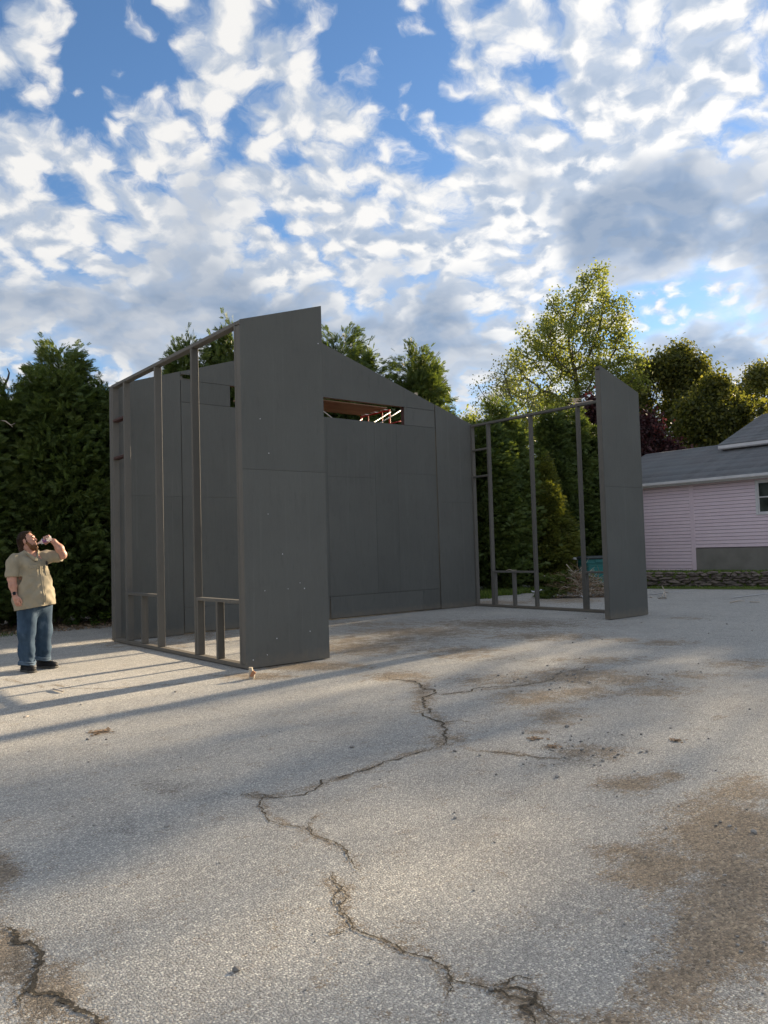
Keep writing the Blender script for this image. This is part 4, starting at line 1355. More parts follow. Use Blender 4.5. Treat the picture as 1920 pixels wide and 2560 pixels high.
# ------------------------------------------------------------------ the drinking man (distance fields turned into surfaces)
class Field:
    """signed distance grid built up from rounded primitives"""
    def __init__(s, lo, hi, h):
        s.lo, s.h = np.array(lo, float), h
        s.n = np.ceil((np.array(hi) - s.lo) / h).astype(int) + 1
        s.d = np.full(s.n, 9.0, np.float32)

    def sub(s, lo, hi):
        a = np.clip(np.floor((np.array(lo) - s.lo) / s.h).astype(int), 0, s.n - 1)
        b = np.clip(np.ceil((np.array(hi) - s.lo) / s.h).astype(int) + 1, 1, s.n)
        b = np.maximum(b, a + 1)
        sl = tuple(slice(i, j) for i, j in zip(a, b))
        ax = [s.lo[i] + s.h * np.arange(a[i], b[i]) for i in range(3)]
        return sl, np.meshgrid(*ax, indexing='ij')

    def put(s, sl, d, k, op='u'):
        o = s.d[sl]
        if op == 'u':
            if k <= 0:
                s.d[sl] = np.minimum(o, d)
            else:
                hh = np.clip(.5 + .5 * (o - d) / k, 0, 1)
                s.d[sl] = o * (1 - hh) + d * hh - k * hh * (1 - hh)
        else:
            if k <= 0:
                s.d[sl] = np.maximum(o, -d)
            else:
                hh = np.clip(.5 - .5 * (o + d) / k, 0, 1)
                s.d[sl] = o * (1 - hh) + (-d) * hh + k * hh * (1 - hh)
        return s

    def cap(s, a, b, ra, rb=None, k=.02, op='u', flat=None):
        """tapered capsule"""
        rb = ra if rb is None else rb
        a, b = np.array(a, float), np.array(b, float)
        m = max(ra, rb) + k + 3 * s.h
        sl, (X, Y, Z) = s.sub(np.minimum(a, b) - m, np.maximum(a, b) + m)
        ab = b - a
        t = np.clip(((X - a[0]) * ab[0] + (Y - a[1]) * ab[1] + (Z - a[2]) * ab[2]) / max(ab @ ab, 1e-9), 0, 1)
        d = np.sqrt((X - a[0] - t * ab[0]) ** 2 + (Y - a[1] - t * ab[1]) ** 2 + (Z - a[2] - t * ab[2]) ** 2) - (ra + (rb - ra) * t)
        return s.put(sl, d, k, op)

    def chain(s, pts, rads, k=.02):
        for i in range(len(pts) - 1):
            s.cap(pts[i], pts[i + 1], rads[i], rads[i + 1], k)
        return s

    def ell(s, c, r, axes=None, k=.02, op='u'):
        """ellipsoid with its own axes (rows)"""
        c, r = np.array(c, float), np.array(r, float)
        A = np.eye(3) if axes is None else np.array(axes)
        m = r.max() + k + 3 * s.h
        sl, (X, Y, Z) = s.sub(c - m, c + m)
        P = np.stack([X - c[0], Y - c[1], Z - c[2]], -1) @ A.T
        q = np.sqrt(((P / r) ** 2).sum(-1))
        q2 = np.sqrt(((P / r ** 2) ** 2).sum(-1))
        d = q * (q - 1) / np.maximum(q2, 1e-6)
        return s.put(sl, d, k, op)

    def box(s, c, hs, axes=None, rnd=.01, k=.01, op='u'):
        c, hs = np.array(c, float), np.array(hs, float)
        A = np.eye(3) if axes is None else np.array(axes)
        m = np.linalg.norm(hs) + rnd + k + 3 * s.h
        sl, (X, Y, Z) = s.sub(c - m, c + m)
        P = np.abs(np.stack([X - c[0], Y - c[1], Z - c[2]], -1) @ A.T) - (hs - rnd)
        d = np.sqrt((np.maximum(P, 0) ** 2).sum(-1)) + np.minimum(P.max(-1), 0) - rnd
        return s.put(sl, d, k, op)

    def cut(s, c, nrm, k=.004):
        """keep the side the normal points away from"""
        nrm = np.array(nrm, float) / np.linalg.norm(nrm)
        sl, (X, Y, Z) = s.sub(s.lo, s.lo + s.h * s.n)
        d = (X - c[0]) * nrm[0] + (Y - c[1]) * nrm[1] + (Z - c[2]) * nrm[2]
        s.d = np.maximum(s.d, d.astype(np.float32))
        return s

    def warp(s, fn):
        sl, (X, Y, Z) = s.sub(s.lo, s.lo + s.h * s.n)
        s.d = s.d + fn(X, Y, Z).astype(np.float32)
        return s

    def mesh(s, name):
        """surface nets"""
        d = s.d
        ins = d < 0
        c = [ins[i:ins.shape[0] - 1 + i, j:ins.shape[1] - 1 + j, k:ins.shape[2] - 1 + k] for i in (0, 1) for j in (0, 1) for k in (0, 1)]
        tot = sum(x.astype(np.int8) for x in c)
        act = (tot > 0) & (tot < 8)
        I = np.argwhere(act)
        idx = -np.ones(act.shape, np.int64)
        idx[act] = np.arange(len(I))
        off = np.array([(i, j, k) for i in (0, 1) for j in (0, 1) for k in (0, 1)])
        val = np.stack([d[tuple((I + o).T)] for o in off], 1)
        acc = np.zeros((len(I), 3))
        cnt = np.zeros(len(I))
        for a in range(8):
            for b in range(a + 1, 8):
                if np.abs(off[a] - off[b]).sum() != 1:
                    continue
                va, vb = val[:, a], val[:, b]
                x = (va < 0) != (vb < 0)
                t = np.where(x, va / np.where(va == vb, 1, va - vb), 0)
                acc += np.where(x[:, None], off[a] + (off[b] - off[a]) * t[:, None], 0)
                cnt += x
        V = s.lo + (I + acc / cnt[:, None]) * s.h
        F = []
        for ax in range(3):
            o = [0, 0, 0]; o[ax] = 1
            a = ins[tuple(slice(0, ins.shape[q] - o[q]) for q in range(3))]
            b = ins[tuple(slice(o[q], ins.shape[q]) for q in range(3))]
            e = np.argwhere(a != b)
            u, w = [q for q in range(3) if q != ax]
            ok = (e[:, u] > 0) & (e[:, w] > 0) & (e[:, u] < act.shape[u]) & (e[:, w] < act.shape[w]) & (e[:, ax] < act.shape[ax])
            e = e[ok]
            fl = a[tuple(e.T)]
            q = []
            for du, dw in ((-1, -1), (0, -1), (0, 0), (-1, 0)):
                p = e.copy(); p[:, u] += du; p[:, w] += dw
                q.append(idx[tuple(p.T)])
            q = np.stack(q, 1)
            if ax == 1:
                fl = ~fl
            q = np.where(fl[:, None], q, q[:, ::-1])
            F.append(q)
        F = np.concatenate(F)
        F = F[(F >= 0).all(1)]
        return mesh_np(name, V, F, smooth=True)


def m_cloth(c, rough=.85, fold=16, amt=.22, fine=900, var=.25):
    def fn(nt):
        p = ocoord(nt)
        n = noise(nt, p, 5, 4, .6)
        w = noise(nt, scaled(nt, p, (1, 1, .55)), fold, 4, .6)
        col = mixc(nt, sstep(nt, n, .35, .65), tuple(x * (1 - var) for x in c), tuple(x * (1 + var) for x in c))
        return princ(nt, col, rough, bump(nt, w, amt, .015), spec=.15)
    return fn


material('khaki_cloth', m_cloth((.305, .268, .195), fold=26, amt=.30, var=.10))
def m_denim(nt):
    p = ocoord(nt)
    n = noise(nt, scaled(nt, p, (1, 1, .5)), 9, 4, .6)
    w = noise(nt, scaled(nt, p, (1, 1, .6)), 24, 4, .6)
    c = ramp(nt, n, [(.3, (.022, .042, .072)), (.56, (.045, .078, .122)), (.80, (.14, .19, .26))])
    return princ(nt, c, .85, bump(nt, w, .22, .012), spec=.15)
material('denim', m_denim)
material('denim_inside', m_cloth((.10, .145, .20)))
def m_skin(nt):
    p = ocoord(nt)
    n = noise(nt, p, 14, 4, .6)
    c = ramp(nt, n, [(.3, (.40, .20, .145)), (.6, (.52, .29, .215)), (.8, (.56, .33, .25))])
    return princ(nt, c, .5, bump(nt, noise(nt, p, 160, 3, .6), .15, .002), spec=.35, **{'Subsurface Weight': .12, 'Subsurface Radius': (.02, .008, .005)})
material('skin', m_skin)
material('brown_hair', m_cloth((.040, .022, .013), .6, 140, 1.0, var=.5))
material('red_beard', m_cloth((.17, .085, .042), .65, 160, 1.0, var=.45))
material('black_shoe', m_cloth((.018, .018, .019), .6, 30, .4))
material('shoe_sole', m_cloth((.10, .095, .085), .8))
material('watch_black', m_cloth((.008, .010, .016), .15, 30, .1))
material('watch_band', m_cloth((.16, .16, .17), .4, 30, .1))
material('dark_pen', m_cloth((.02, .018, .02), .4, 30, .1))

KX = .91
man_o = G(81.5, 1677.0)
vd = (man_o - CAM)[:2]
man = empty('person', (man_o[0], man_o[1], 0.0), math.atan2(vd[1], vd[0]) - PI / 2)
man.scale = (.95, 1.0, 1.0)
tag(man, 'bearded man in khaki shirt and jeans drinking from a bottle, wearing a watch', 'person')


def C(cx, cy, y):
    """point of the figure: image position in the figure study (1084 units per metre), and depth"""
    return np.array([(cx - 450) / 1084 * KX, y, (2085 - cy) / 1084 - y * .135])


fdir = np.array([.55, -.835, 0]); ldir = np.array([.835, .55, 0]); zdir = np.array([0, 0, 1.])
TA = np.stack([ldir, fdir, zdir])
# --- head frame: turned to the bottle and tipped back
hd = np.array([.90, -.36, .26]); hd /= np.linalg.norm(hd)
hl = np.cross(zdir, hd); hl /= np.linalg.norm(hl)       # his left
hu = np.cross(hd, hl)
HA = np.stack([hd, hl, hu])
hc = C(392, 300, .02)
H = lambda f, l, u: hc + hd * f + hl * l + hu * u
sh_r, el_r, wr_r = C(165, 590, -.12), C(165, 830, -.14), C(203, 1050, -.17)
sh_l, el_l, wr_l = C(690, 515, .12), C(905, 505, .02), C(775, 325, -.04)

body = Field((-.36, -.36, .02), (.50, .36, 1.80), .0055)
# torso core, legs and arms, all one body
body.ell(C(450, 720, .03), (.19, .13, .27), TA, .03).ell(C(470, 1050, .04), (.20, .15, .24), TA, .04)
body.cap(C(385, 1200, -.02), C(365, 1600, -.06), .10, .07).cap(C(365, 1600, -.06), C(370, 1950, -.05), .065, .045)
body.cap(C(560, 1180, .12), C(600, 1560, .15), .10, .07).cap(C(600, 1560, .15), C(605, 1900, .16), .065, .045)
body.cap(C(310, 565, -.04), C(600, 555, .09), .04, .04, .05)
body.ell(C(480, 600, -.045), (.11, .075, .09), TA, .04)
body.chain([C(290, 560, -.06), C(190, 625, -.12), el_r, C(180, 930, -.155), wr_r], [.045, .050, .054, .050, .031], .025)
body.chain([C(600, 540, .10), C(690, 525, .115), el_l], [.045, .048, .053], .025)
body.chain([el_l, C(860, 420, -.01), wr_l], [.052, .054, .032], .025)
# neck and head
body.cap(C(425, 480, .05), H(-.03, 0, -.08), .066, .062, .03)
body.ell(H(-.012, 0, .022), (.098, .078, .098), HA, .02)
body.ell(H(.035, 0, -.045), (.062, .058, .078), HA, .03)
body.ell(H(.055, 0, -.100), (.036, .042, .028), HA, .025)          # chin
body.cap(H(.082, 0, .022), H(.108, 0, -.018), .011, .014, .012)    # nose
body.ell(H(.112, 0, -.022), (.012, .016, .009), HA, .008)
body.cap(H(.080, -.034, .034), H(.080, .034, .034), .012, .012, .016)   # brow
body.ell(H(.084, -.032, .016), (.015, .014, .010), HA, .006, 'd')
body.ell(H(.084, .032, .016), (.015, .014, .010), HA, .006, 'd')
for s_ in (-1, 1):
    body.ell(H(.078, s_ * .040, -.012), (.018, .018, .016), HA, .02)      # cheeks
    body.ell(H(-.012, s_ * .080, -.005), (.020, .010, .032), HA, .006)    # ears
    body.ell(H(-.008, s_ * .090, -.004), (.010, .008, .018), HA, .004, 'd')
body.cap(H(.092, -.018, -.062), H(.092, .018, -.062), .009, .009, .008)   # lips
body.cap(H(.090, -.014, -.076), H(.090, .014, -.076), .009, .009, .008)


def hand(F, wrist, palm, fwd, side, nrm, thumb, curls, spread=.9, scale=1.0, fing=None):
    """palm block and five bent fingers; fwd along the fingers, side towards the thumb, nrm out of the back of the hand"""
    F.cap(wrist, palm - fwd * .02 * scale, .030, .034, .02)
    A = np.stack([fwd, side, nrm])
    F.box(palm, np.array([.046, .041, .0165]) * scale, A, .014, .012)
    for k, (o, L) in enumerate(((.031, .070), (.010, .078), (-.011, .072), (-.031, .056))):
        b = palm + fwd * .043 * scale + side * o * scale
        d, p = fwd.copy(), b
        pts = [p - fwd * .02]
        ang = 0
        for j, fr in enumerate((.46, .30, .24)):
            ang += curls[k][j]
            d = fwd * math.cos(ang) - nrm * math.sin(ang)
            d = d + side * o * spread
            d /= np.linalg.norm(d)
            pts.append(p)
            p = p + d * L * fr * scale
        pts.append(p)
        F.chain(pts, [.0095, .0098, .0090, .0083, .0072], .003)
    F.chain(thumb, [.014, .0125, .0108, .0088][:len(thumb)], .006)


# right hand hanging, relaxed curl (thumb towards the camera side / front)
pf = np.array([.30, -.18, -.94]); pf /= np.linalg.norm(pf)
ps = np.array([.72, -.55, .30]); ps -= pf * (ps @ pf); ps /= np.linalg.norm(ps)
pn = np.cross(pf, ps)
if pn[0] > 0: pn = -pn
palm = wr_r + pf * .070
hand(body, wr_r, palm, pf, ps, pn, [palm + ps * .028 - pf * .028, palm + ps * .055 + pf * .005, palm + ps * .060 + pf * .036 - pn * .006, palm + ps * .052 + pf * .060 - pn * .014],
     [(.35, .45, .3), (.42, .5, .35), (.5, .55, .4), (.6, .6, .45)])
# left hand round the bottle
bt0 = H(.118, 0, -.068)                   # bottle mouth at the lips
bt1 = C(742, 275, -.045)                  # bottle base
bax = (bt1 - bt0) / np.linalg.norm(bt1 - bt0)
b_up = np.array([0, 0, 1.]) - bax * bax[2]; b_up /= np.linalg.norm(b_up)
b_back = np.cross(bax, b_up)
if b_back[1] < 0: b_back = -b_back
BR = .033
bl = np.linalg.norm(bt1 - bt0)
pc = bt0 + bax * (bl - .055) + b_back * (BR + .018) - b_up * .004      # palm behind the bottle
body.cap(wr_l, pc + bax * .025 - b_up * .012, .031, .030, .02)
body.box(pc, (.042, .030, .015), np.stack([bax, b_up, b_back]), .013, .012)
for k, o in enumerate((-.034, -.012, .010, .031)):
    bb = bt0 + bax * (bl - .055 + o)
    ring = lambda a, e=0: bb + (b_back * math.cos(a) + b_up * math.sin(a)) * (BR + .0095 + e)
    pts = [ring(.25, .012), ring(.85, .012), ring(1.55, .002), ring(2.35), ring(3.0 - .12 * k)]
    body.chain(pts, [.0105, .0100, .0095, .0088, .0076], .003)
bb = bt0 + bax * (bl - .085)
ring = lambda a, e=0: bb + (b_back * math.cos(a) + b_up * math.sin(a)) * (BR + .011 + e)
body.chain([pc - b_up * .026, ring(-.75, .008), ring(-1.55, .002) - bax * .012, ring(-2.35) - bax * .020], [.015, .013, .0112, .009], .005)
obj('body', body.mesh('body'), MATS['skin'], man)

# --- shirt
def folds(X, Y, Z):
    q = .0055 * np.sin(34 * (Z + .55 * X + .25 * Y) + 3 * np.sin(7 * X)) * np.clip((1.30 - Z) * 2.2, .15, 1)
    q += .0034 * np.sin(60 * (X * .8 - Z * .35) + 4 * np.sin(9 * Z)) + .0034 * np.sin(46 * (Y + Z * .5) + 3 * np.sin(6 * Z))
    return q
shirt = Field((-.42, -.36, .68), (.52, .36, 1.60), .006)
shirt.ell(C(425, 730, .035), (.215, .150, .215), TA, .05)
shirt.ell(C(470, 900, .02), (.245, .205, .26), TA, .08)
shirt.ell(C(478, 1100, .02), (.270, .225, .24), TA, .08)
shirt.cap(C(482, 1150, .02), C(486, 1420, .02), .232, .262, .08)
shirt.cap(C(345, 505, -.02), C(215, 560, -.09), .052, .070, .05)
shirt.cap(C(520, 495, .06), C(640, 510, .11), .052, .066, .05)
shirt.cap(C(345, 520, -.02), C(540, 510, .07), .055, .055, .05)
shirt.chain([C(255, 575, -.07), C(186, 618, -.115), C(168, 760, -.135)], [.066, .078, .083], .04)
shirt.chain([C(630, 525, .09), sh_l, C(840, 515, .05)], [.078, .080, .074], .04)
shirt.ell(C(480, 640, -.06), (.17, .10, .10), TA, .06)
shirt.warp(folds)
# rolled cuffs
for a, b, r0 in ((C(167, 765, -.135), C(166, 800, -.138), .085), (C(845, 515, .048), C(875, 512, .036), .078)):
    shirt.cap(a, b, r0, r0, .004)
# openings: neck, cuffs, hem
shirt.cap(C(432, 490, .03), C(415, 380, .03), .074, .100, .008, 'd')
shirt.cap(C(455, 470, -.05), C(512, 610, -.165), .060, .012, .012, 'd')
cutz = C(480, 1222, .02)
shirt.cut(cutz, (.13, -.06, -1))
for p_, q_ in ((C(166, 808, -.138), el_r - sh_r), (C(885, 512, .034), el_l - sh_l)):
    q_ = q_ / np.linalg.norm(q_)
    sl, (X, Y, Z) = shirt.sub(p_ - .13, p_ + .13)
    dd = (X - p_[0]) * q_[0] + (Y - p_[1]) * q_[1] + (Z - p_[2]) * q_[2]
    rr = np.sqrt((X - p_[0]) ** 2 + (Y - p_[1]) ** 2 + (Z - p_[2]) ** 2) - .125
    m_ = (rr < 0) & (dd > 0)
    shirt.d[sl] = np.where(m_, np.maximum(shirt.d[sl], dd), shirt.d[sl])
obj('shirt', shirt.mesh('shirt'), MATS['khaki_cloth'], man)


def on_shirt(u, z, lift=.0):
    """point of the shirt front at lateral u from the buttons, height z"""
    o = C(460, 900, .02)
    for t in np.linspace(.45, -.1, 220):
        p = np.array([o[0], o[1], z]) + ldir * u + fdir * t
        i = np.round((p - shirt.lo) / shirt.h).astype(int)
        if (i >= 0).all() and (i < shirt.n).all() and shirt.d[tuple(i)] < 0:
            return p + fdir * lift
    return o + fdir * .2


def patch(name, us, zs, th, m, uf=None, zc=None):
    """cloth piece lying on the shirt front: grid of points lifted off it"""
    nu, nz = len(us), len(zs)
    A = np.array([[on_shirt(u, z, th) for u in us] for z in zs]).reshape(-1, 3)
    B = np.array([[on_shirt(u, z, -.004) for u in us] for z in zs]).reshape(-1, 3)
    V = np.concatenate([A, B])
    F = []
    n = nu * nz
    for i in range(nz - 1):
        for j in range(nu - 1):
            a = i * nu + j
            F.append((a, a + 1, a + nu + 1, a + nu)); F.append((n + a, n + a + nu, n + a + nu + 1, n + a + 1))
    for i in range(nz - 1):
        for j in (0, nu - 1):
            a = i * nu + j; F.append((a, a + nu, n + a + nu, n + a))
    for j in range(nu - 1):
        for i in (0, nz - 1):
            a = i * nu + j; F.append((a, a + 1, n + a + 1, n + a))
    return obj(name, mesh_np(name, V, np.array(F), True), MATS[m], man)


patch('placket', np.linspace(-.016, .016, 4), np.linspace(.84, 1.385, 26), .007, 'khaki_cloth')
for u0 in (-.155, .065):
    patch('pocket', np.linspace(u0, u0 + .10, 6), np.linspace(1.20, 1.31, 7), .006, 'khaki_cloth')
    patch('pocket_flap', np.linspace(u0 - .004, u0 + .104, 6), np.linspace(1.295, 1.345, 4), .013, 'khaki_cloth')
p_ = on_shirt(.11, 1.35, .012)
MB().tube([p_ - zdir * .03, p_ + zdir * .028 + ldir * .008], .012, 6).build('pocket_phone', MATS['dark_pen'], man, True)
# collar
col = Field((-.20, -.26, 1.36), (.24, .24, 1.62), .006)
for a, b in (((345, 462, -.05), (500, 590, -.185)), ((545, 452, .03), (520, 590, -.175)), ((345, 462, -.05), (330, 440, .06)), ((330, 440, .06), (430, 425, .14)), ((430, 425, .14), (545, 452, .03))):
    a, b = C(*a), C(*b)
    for t in np.linspace(0, 1, 36):
        p = a + (b - a) * t
        col.box(p + zdir * .004, (.011, .0085, .016 + .006 * t), TA, .006, .004)
obj('collar', col.mesh('collar'), MATS['khaki_cloth'], man)

# --- jeans
jn = Field((-.36, -.34, .03), (.42, .40, 1.0), .007)
jn.ell(C(480, 1200, .04), (.215, .165, .14), TA, .06)
jn.chain([C(388, 1230, -.03), C(365, 1560, -.07), C(364, 1800, -.06), C(366, 1985, -.055)], [.132, .106, .094, .092], .05)
jn.chain([C(590, 1210, .12), C(612, 1540, .15), C(606, 1780, .16), C(600, 1935, .165)], [.135, .108, .096, .090], .05)
jn.warp(lambda X, Y, Z: .0050 * np.sin(62 * (Z + .45 * X) + 4 * np.sin(8 * X + 5 * Y)) * np.clip((.30 - Z) * 5, .10, 1) + .0016 * np.sin(34 * (X + .5 * Z)) + .0016 * np.sin(44 * (Y - .4 * Z)))
for c_ in (C(368, 1992, -.055), C(600, 1940, .165)):
    sl, (X, Y, Z) = jn.sub(c_ - .14, c_ + np.array([.14, .14, 0]))
    jn.d[sl] = np.maximum(jn.d[sl], c_[2] - Z)
obj('jeans', jn.mesh('jeans'), MATS['denim'], man)
for c_, r0 in ((C(368, 1970, -.055), .099), (C(600, 1922, .165), .095)):
    pts = [(c_ + np.array([math.cos(a) * r0, math.sin(a) * r0, .012 * math.sin(2 * a)])) for a in np.linspace(0, 2 * PI, 25)]
    mb = MB()
    for dz, rr in ((-.012, .013), (.012, .013)):
        mb.tube([tuple(p + zdir * dz) for p in pts], rr, 6, False)
    mb.build('jeans_cuff', MATS['denim_inside'], man, True)

# --- shoes
for c_, d_ in ((C(372, 2060, -.06), (.46, -.89, 0)), (C(640, 2005, .15), (.84, -.54, 0))):
    c_[2] = 0.0
    d_ = np.array(d_); d_ /= np.linalg.norm(d_)
    s_ = np.array([-d_[1], d_[0], 0])
    A = np.stack([d_, s_, zdir])
    f = Field(c_ - [.24, .24, .02], c_ + [.24, .24, .18], .006)
    f.box(c_ + d_ * .03 + zdir * .040, (.135, .044, .032), A, .03, .01)
    f.ell(c_ + d_ * .115 + zdir * .040, (.062, .052, .040), A, .02)
    f.ell(c_ - d_ * .075 + zdir * .055, (.055, .044, .060), A, .02)
    f.cap(c_ - d_ * .045 + zdir * .06, c_ - d_ * .045 + zdir * .13, .050, .050, .02)
    f.cap(c_ + zdir * .07, c_ + d_ * .09 + zdir * .055, .040, .036, .02)
    f.cut(c_ + zdir * .012, -zdir)
    shoe = obj('shoe', f.mesh('shoe'), MATS['black_shoe'], man)
    f = Field(c_ - [.24, .24, .03], c_ + [.24, .24, .06], .006)
    f.box(c_ + d_ * .03 + zdir * .016, (.140, .049, .016), A, .012, .01).ell(c_ + d_ * .118 + zdir * .016, (.066, .056, .018), A, .015)
    f.cut(c_ + zdir * .001, -zdir).cut(c_ + zdir * .030, zdir)
    obj('sole', f.mesh('sole'), MATS['shoe_sole'], shoe)
    mb = MB()
    for k in range(4):
        q = c_ + d_ * (.015 + .026 * k) + zdir * (.113 - .011 * k)
        mb.tube([q - s_ * .026, q + zdir * .006, q + s_ * .026], .004, 5)
    mb.build('laces', MATS['shoe_sole'], shoe, True)

# --- hair, beard, brows, eyes
hr = Field(hc - .19, hc + .19, .0055)
hr.ell(H(-.030, 0, .042), (.094, .085, .092), HA, .02)
hr.ell(H(-.075, 0, -.01), (.062, .080, .085), HA, .03).ell(H(-.090, 0, -.085), (.048, .068, .060), HA, .03).ell(H(-.085, -.02, -.125), (.035, .050, .035), HA, .02)
hr.ell(H(.030, 0, .098), (.045, .060, .022), HA, .02)
hr.ell(H(.075, 0, .015), (.072, .12, .085), HA, .015, 'd')          # face stays clear
for s_ in (-1, 1):
    hr.ell(H(-.010, s_ * .088, -.008), (.024, .026, .034), HA, .008, 'd')
    hr.cap(H(.012, s_ * .078, .03), H(.016, s_ * .077, -.02), .008, .007, .008)
r_ = np.random.default_rng(5)
for k in range(90):
    a = r_.uniform(-2.6, 2.6); t = r_.uniform(-1, 1)
    q = H(-.045 - .075 * abs(math.cos(a * .5)) * .8, .075 * math.sin(a), .05 - .165 * r_.random())
    hr.ell(q, r_.uniform(.010, .018, 3), None, .008)
hr.warp(lambda X, Y, Z: .004 * np.sin(140 * (X + .6 * Z)) * np.sin(120 * Y + 60 * Z))
obj('hair', hr.mesh('hair'), MATS['brown_hair'], man)
bd = Field(hc - .17, hc + .17, .005)
bd.ell(H(.046, 0, -.096), (.056, .052, .040), HA, .02).ell(H(.068, 0, -.112), (.040, .042, .034), HA, .02)
for s_ in (-1, 1):
    bd.cap(H(.012, s_ * .070, -.030), H(.045, s_ * .056, -.085), .014, .022, .02)
    bd.cap(H(.086, s_ * .006, -.050), H(.078, s_ * .032, -.072), .008, .010, .01)
bd.ell(H(.103, 0, -.070), (.018, .020, .012), HA, .006, 'd')
bd.ell(H(.090, 0, -.005), (.05, .075, .042), HA, .01, 'd')
bd.warp(lambda X, Y, Z: .003 * np.sin(190 * (X + .5 * Z)) * np.sin(170 * Y + 90 * Z))
obj('beard', bd.mesh('beard'), MATS['red_beard'], man)
for s_ in (-1, 1):
    MB().tube([H(.090, s_ * .016, .040), H(.091, s_ * .032, .046), H(.078, s_ * .052, .038)], [.004, .005, .003], 6).build('eyebrow', MATS['brown_hair'], man, True)
    MB().tube([H(.086, s_ * .022, .016), H(.086, s_ * .033, .018), H(.078, s_ * .044, .015)], [.003, .0052, .003], 6).build('eye', MATS['dark_pen'], man, True)

# --- watch on the hanging wrist
wd = (wr_r - C(180, 930, -.155)); wd /= np.linalg.norm(wd)
wu = np.cross(wd, np.array([0, 1., 0])); wu /= np.linalg.norm(wu); wv = np.cross(wd, wu)
wc = wr_r - wd * .012
watch = MB().tube([tuple(wc - wd * .010), tuple(wc + wd * .010)], [.0365, .0355], 20, False).build('watch', MATS['watch_band'], man, True)
wn = -wv if wv[1] > 0 else wv
A3 = np.stack([wd, np.cross(wn, wd), wn])
f = Field(wc - .07, wc + .07, .003)
f.box(wc + wn * .038, (.021, .018, .006), A3, .005, 0)
obj('watch_face', f.mesh('watch_face'), MATS['watch_black'], watch)

# --- bottle in the raised hand: a thing of its own
bo = empty('water_bottle', tuple(man.matrix_basis @ Vector(bt0)), 0)
bpy.context.view_layer.update()
tag(bo, 'small clear plastic water bottle with blue label at the man\'s lips', 'bottle')
MW = man.matrix_world.to_3x3()
wb, wu_ = MW @ Vector(bax), MW @ Vector(b_up)
def lathe(prof, n=18):
    mb = MB()
    ax = wb; u = wu_; v2_ = ax.cross(u)
    for (t, r) in prof:
        for k in range(n):
            a = 2 * PI * k / n
            mb.v.append(tuple(ax * t + (u * math.cos(a) + v2_ * math.sin(a)) * r))
    for i in range(len(prof) - 1):
        for k in range(n):
            a, b = i * n + k, i * n + (k + 1) % n
            mb.f.append((a, b, b + n, a + n))
    return mb


def m_pet(nt):
    gl = nd(nt, 'ShaderNodeBsdfGlass', {0: (.93, .96, .98, 1), 'Roughness': .04, 'IOR': 1.25}).outputs[0]
    df = nd(nt, 'ShaderNodeBsdfTranslucent', {0: (.85, .90, .95, 1)}).outputs[0]
    return nd(nt, 'ShaderNodeMixShader', {0: .55, 1: gl, 2: df}).outputs[0]


material('clear_plastic', m_pet)
def m_label(nt):
    p = ocoord(nt)
    n = noise(nt, p, 30, 2, .5)
    c = ramp(nt, n, [(.40, (.55, .57, .66)), (.50, (.05, .07, .28)), (.60, (.40, .10, .14)), (.66, (.6, .62, .68))])
    return princ(nt, c, .35)
material('bottle_label', m_label)
lathe([(0, .012), (.018, .0125), (.020, .015), (.024, .013), (.034, .016), (.060, BR * .97), (.066, BR), (.10, BR * .97), (.13, BR), (.16, BR * .97), (bl - .01, BR), (bl, BR * .85), (bl, .001)]).build('bottle_wall', MATS['clear_plastic'], bo, True)
lathe([(.066, BR + .001), (.120, BR + .001)]).build('label_wrap', MATS['bottle_label'], bo, True)

# ------------------------------------------------------------------ wheeled bin
def rings(sections, n=None):
    """skin through closed rings of equal length"""
    mb = MB()
    n = len(sections[0])
    for s_ in sections:
        mb.v += [tuple(p) for p in s_]
    for i in range(len(sections) - 1):
        for k in range(n):
            a, b = i * n + k, i * n + (k + 1) % n
            mb.f.append((a, b, b + n, a + n))
    mb.f.append(tuple(range(n))[::-1])
    mb.f.append(tuple(range((len(sections) - 1) * n, len(sections) * n)))
    return mb


def rrect(hx, hy, z, r=.06, seg=4, cx=0, cy=0):
    out = []
    for qx, qy, a0 in ((1, 1, 0), (-1, 1, PI / 2), (-1, -1, PI), (1, -1, 1.5 * PI)):
        for k in range(seg + 1):
            a = a0 + PI / 2 * k / seg
            out.append((cx + qx * (hx - r) + r * math.cos(a), cy + qy * (hy - r) + r * math.sin(a), z))
    return out


bp = G(1492, 1474)
bin_ = empty('wheeled_bin', (bp[0], bp[1], 0), math.atan2(RIGHT[1], RIGHT[0]) + .12)
tag(bin_, 'teal plastic wheeled bin with dark lid behind the brush pile', 'bin')
TP, DPl = MATS['teal_plastic'], MATS['dark_plastic']
rings([rrect(.36, .34, .06), rrect(.37, .35, .12), rrect(.415, .40, .70), rrect(.425, .41, .72), rrect(.425, .41, .76), rrect(.435, .42, .765), rrect(.445, .43, .92)]).build('tub', TP, bin_)
rings([rrect(.462, .447, .80, .07), rrect(.465, .45, .815, .07), rrect(.465, .45, .845, .07), rrect(.455, .44, .85, .07)]).build('rim_band', TP, bin_)
rings([rrect(.475, .46, .925, .07), rrect(.485, .47, .94, .07), rrect(.485, .47, .965, .07), rrect(.43, .41, 1.00, .07), rrect(.30, .28, 1.015, .07)]).build('lid', DPl, bin_)
MB().tube([(-.62, .30, .93), (-.56, .30, .955), (-.48, .32, .95)], .022, 8).tube([(-.62, .30, .93), (-.62, -.05, .93)], .018, 8).build('handle', MATS['galvanised'], bin_, True)
for y in (-.28, .28):
    MB().tube([(-.34, y - .03, .11), (-.34, y + .03, .11)], .11, 16).build('wheel', DPl, bin_, True)
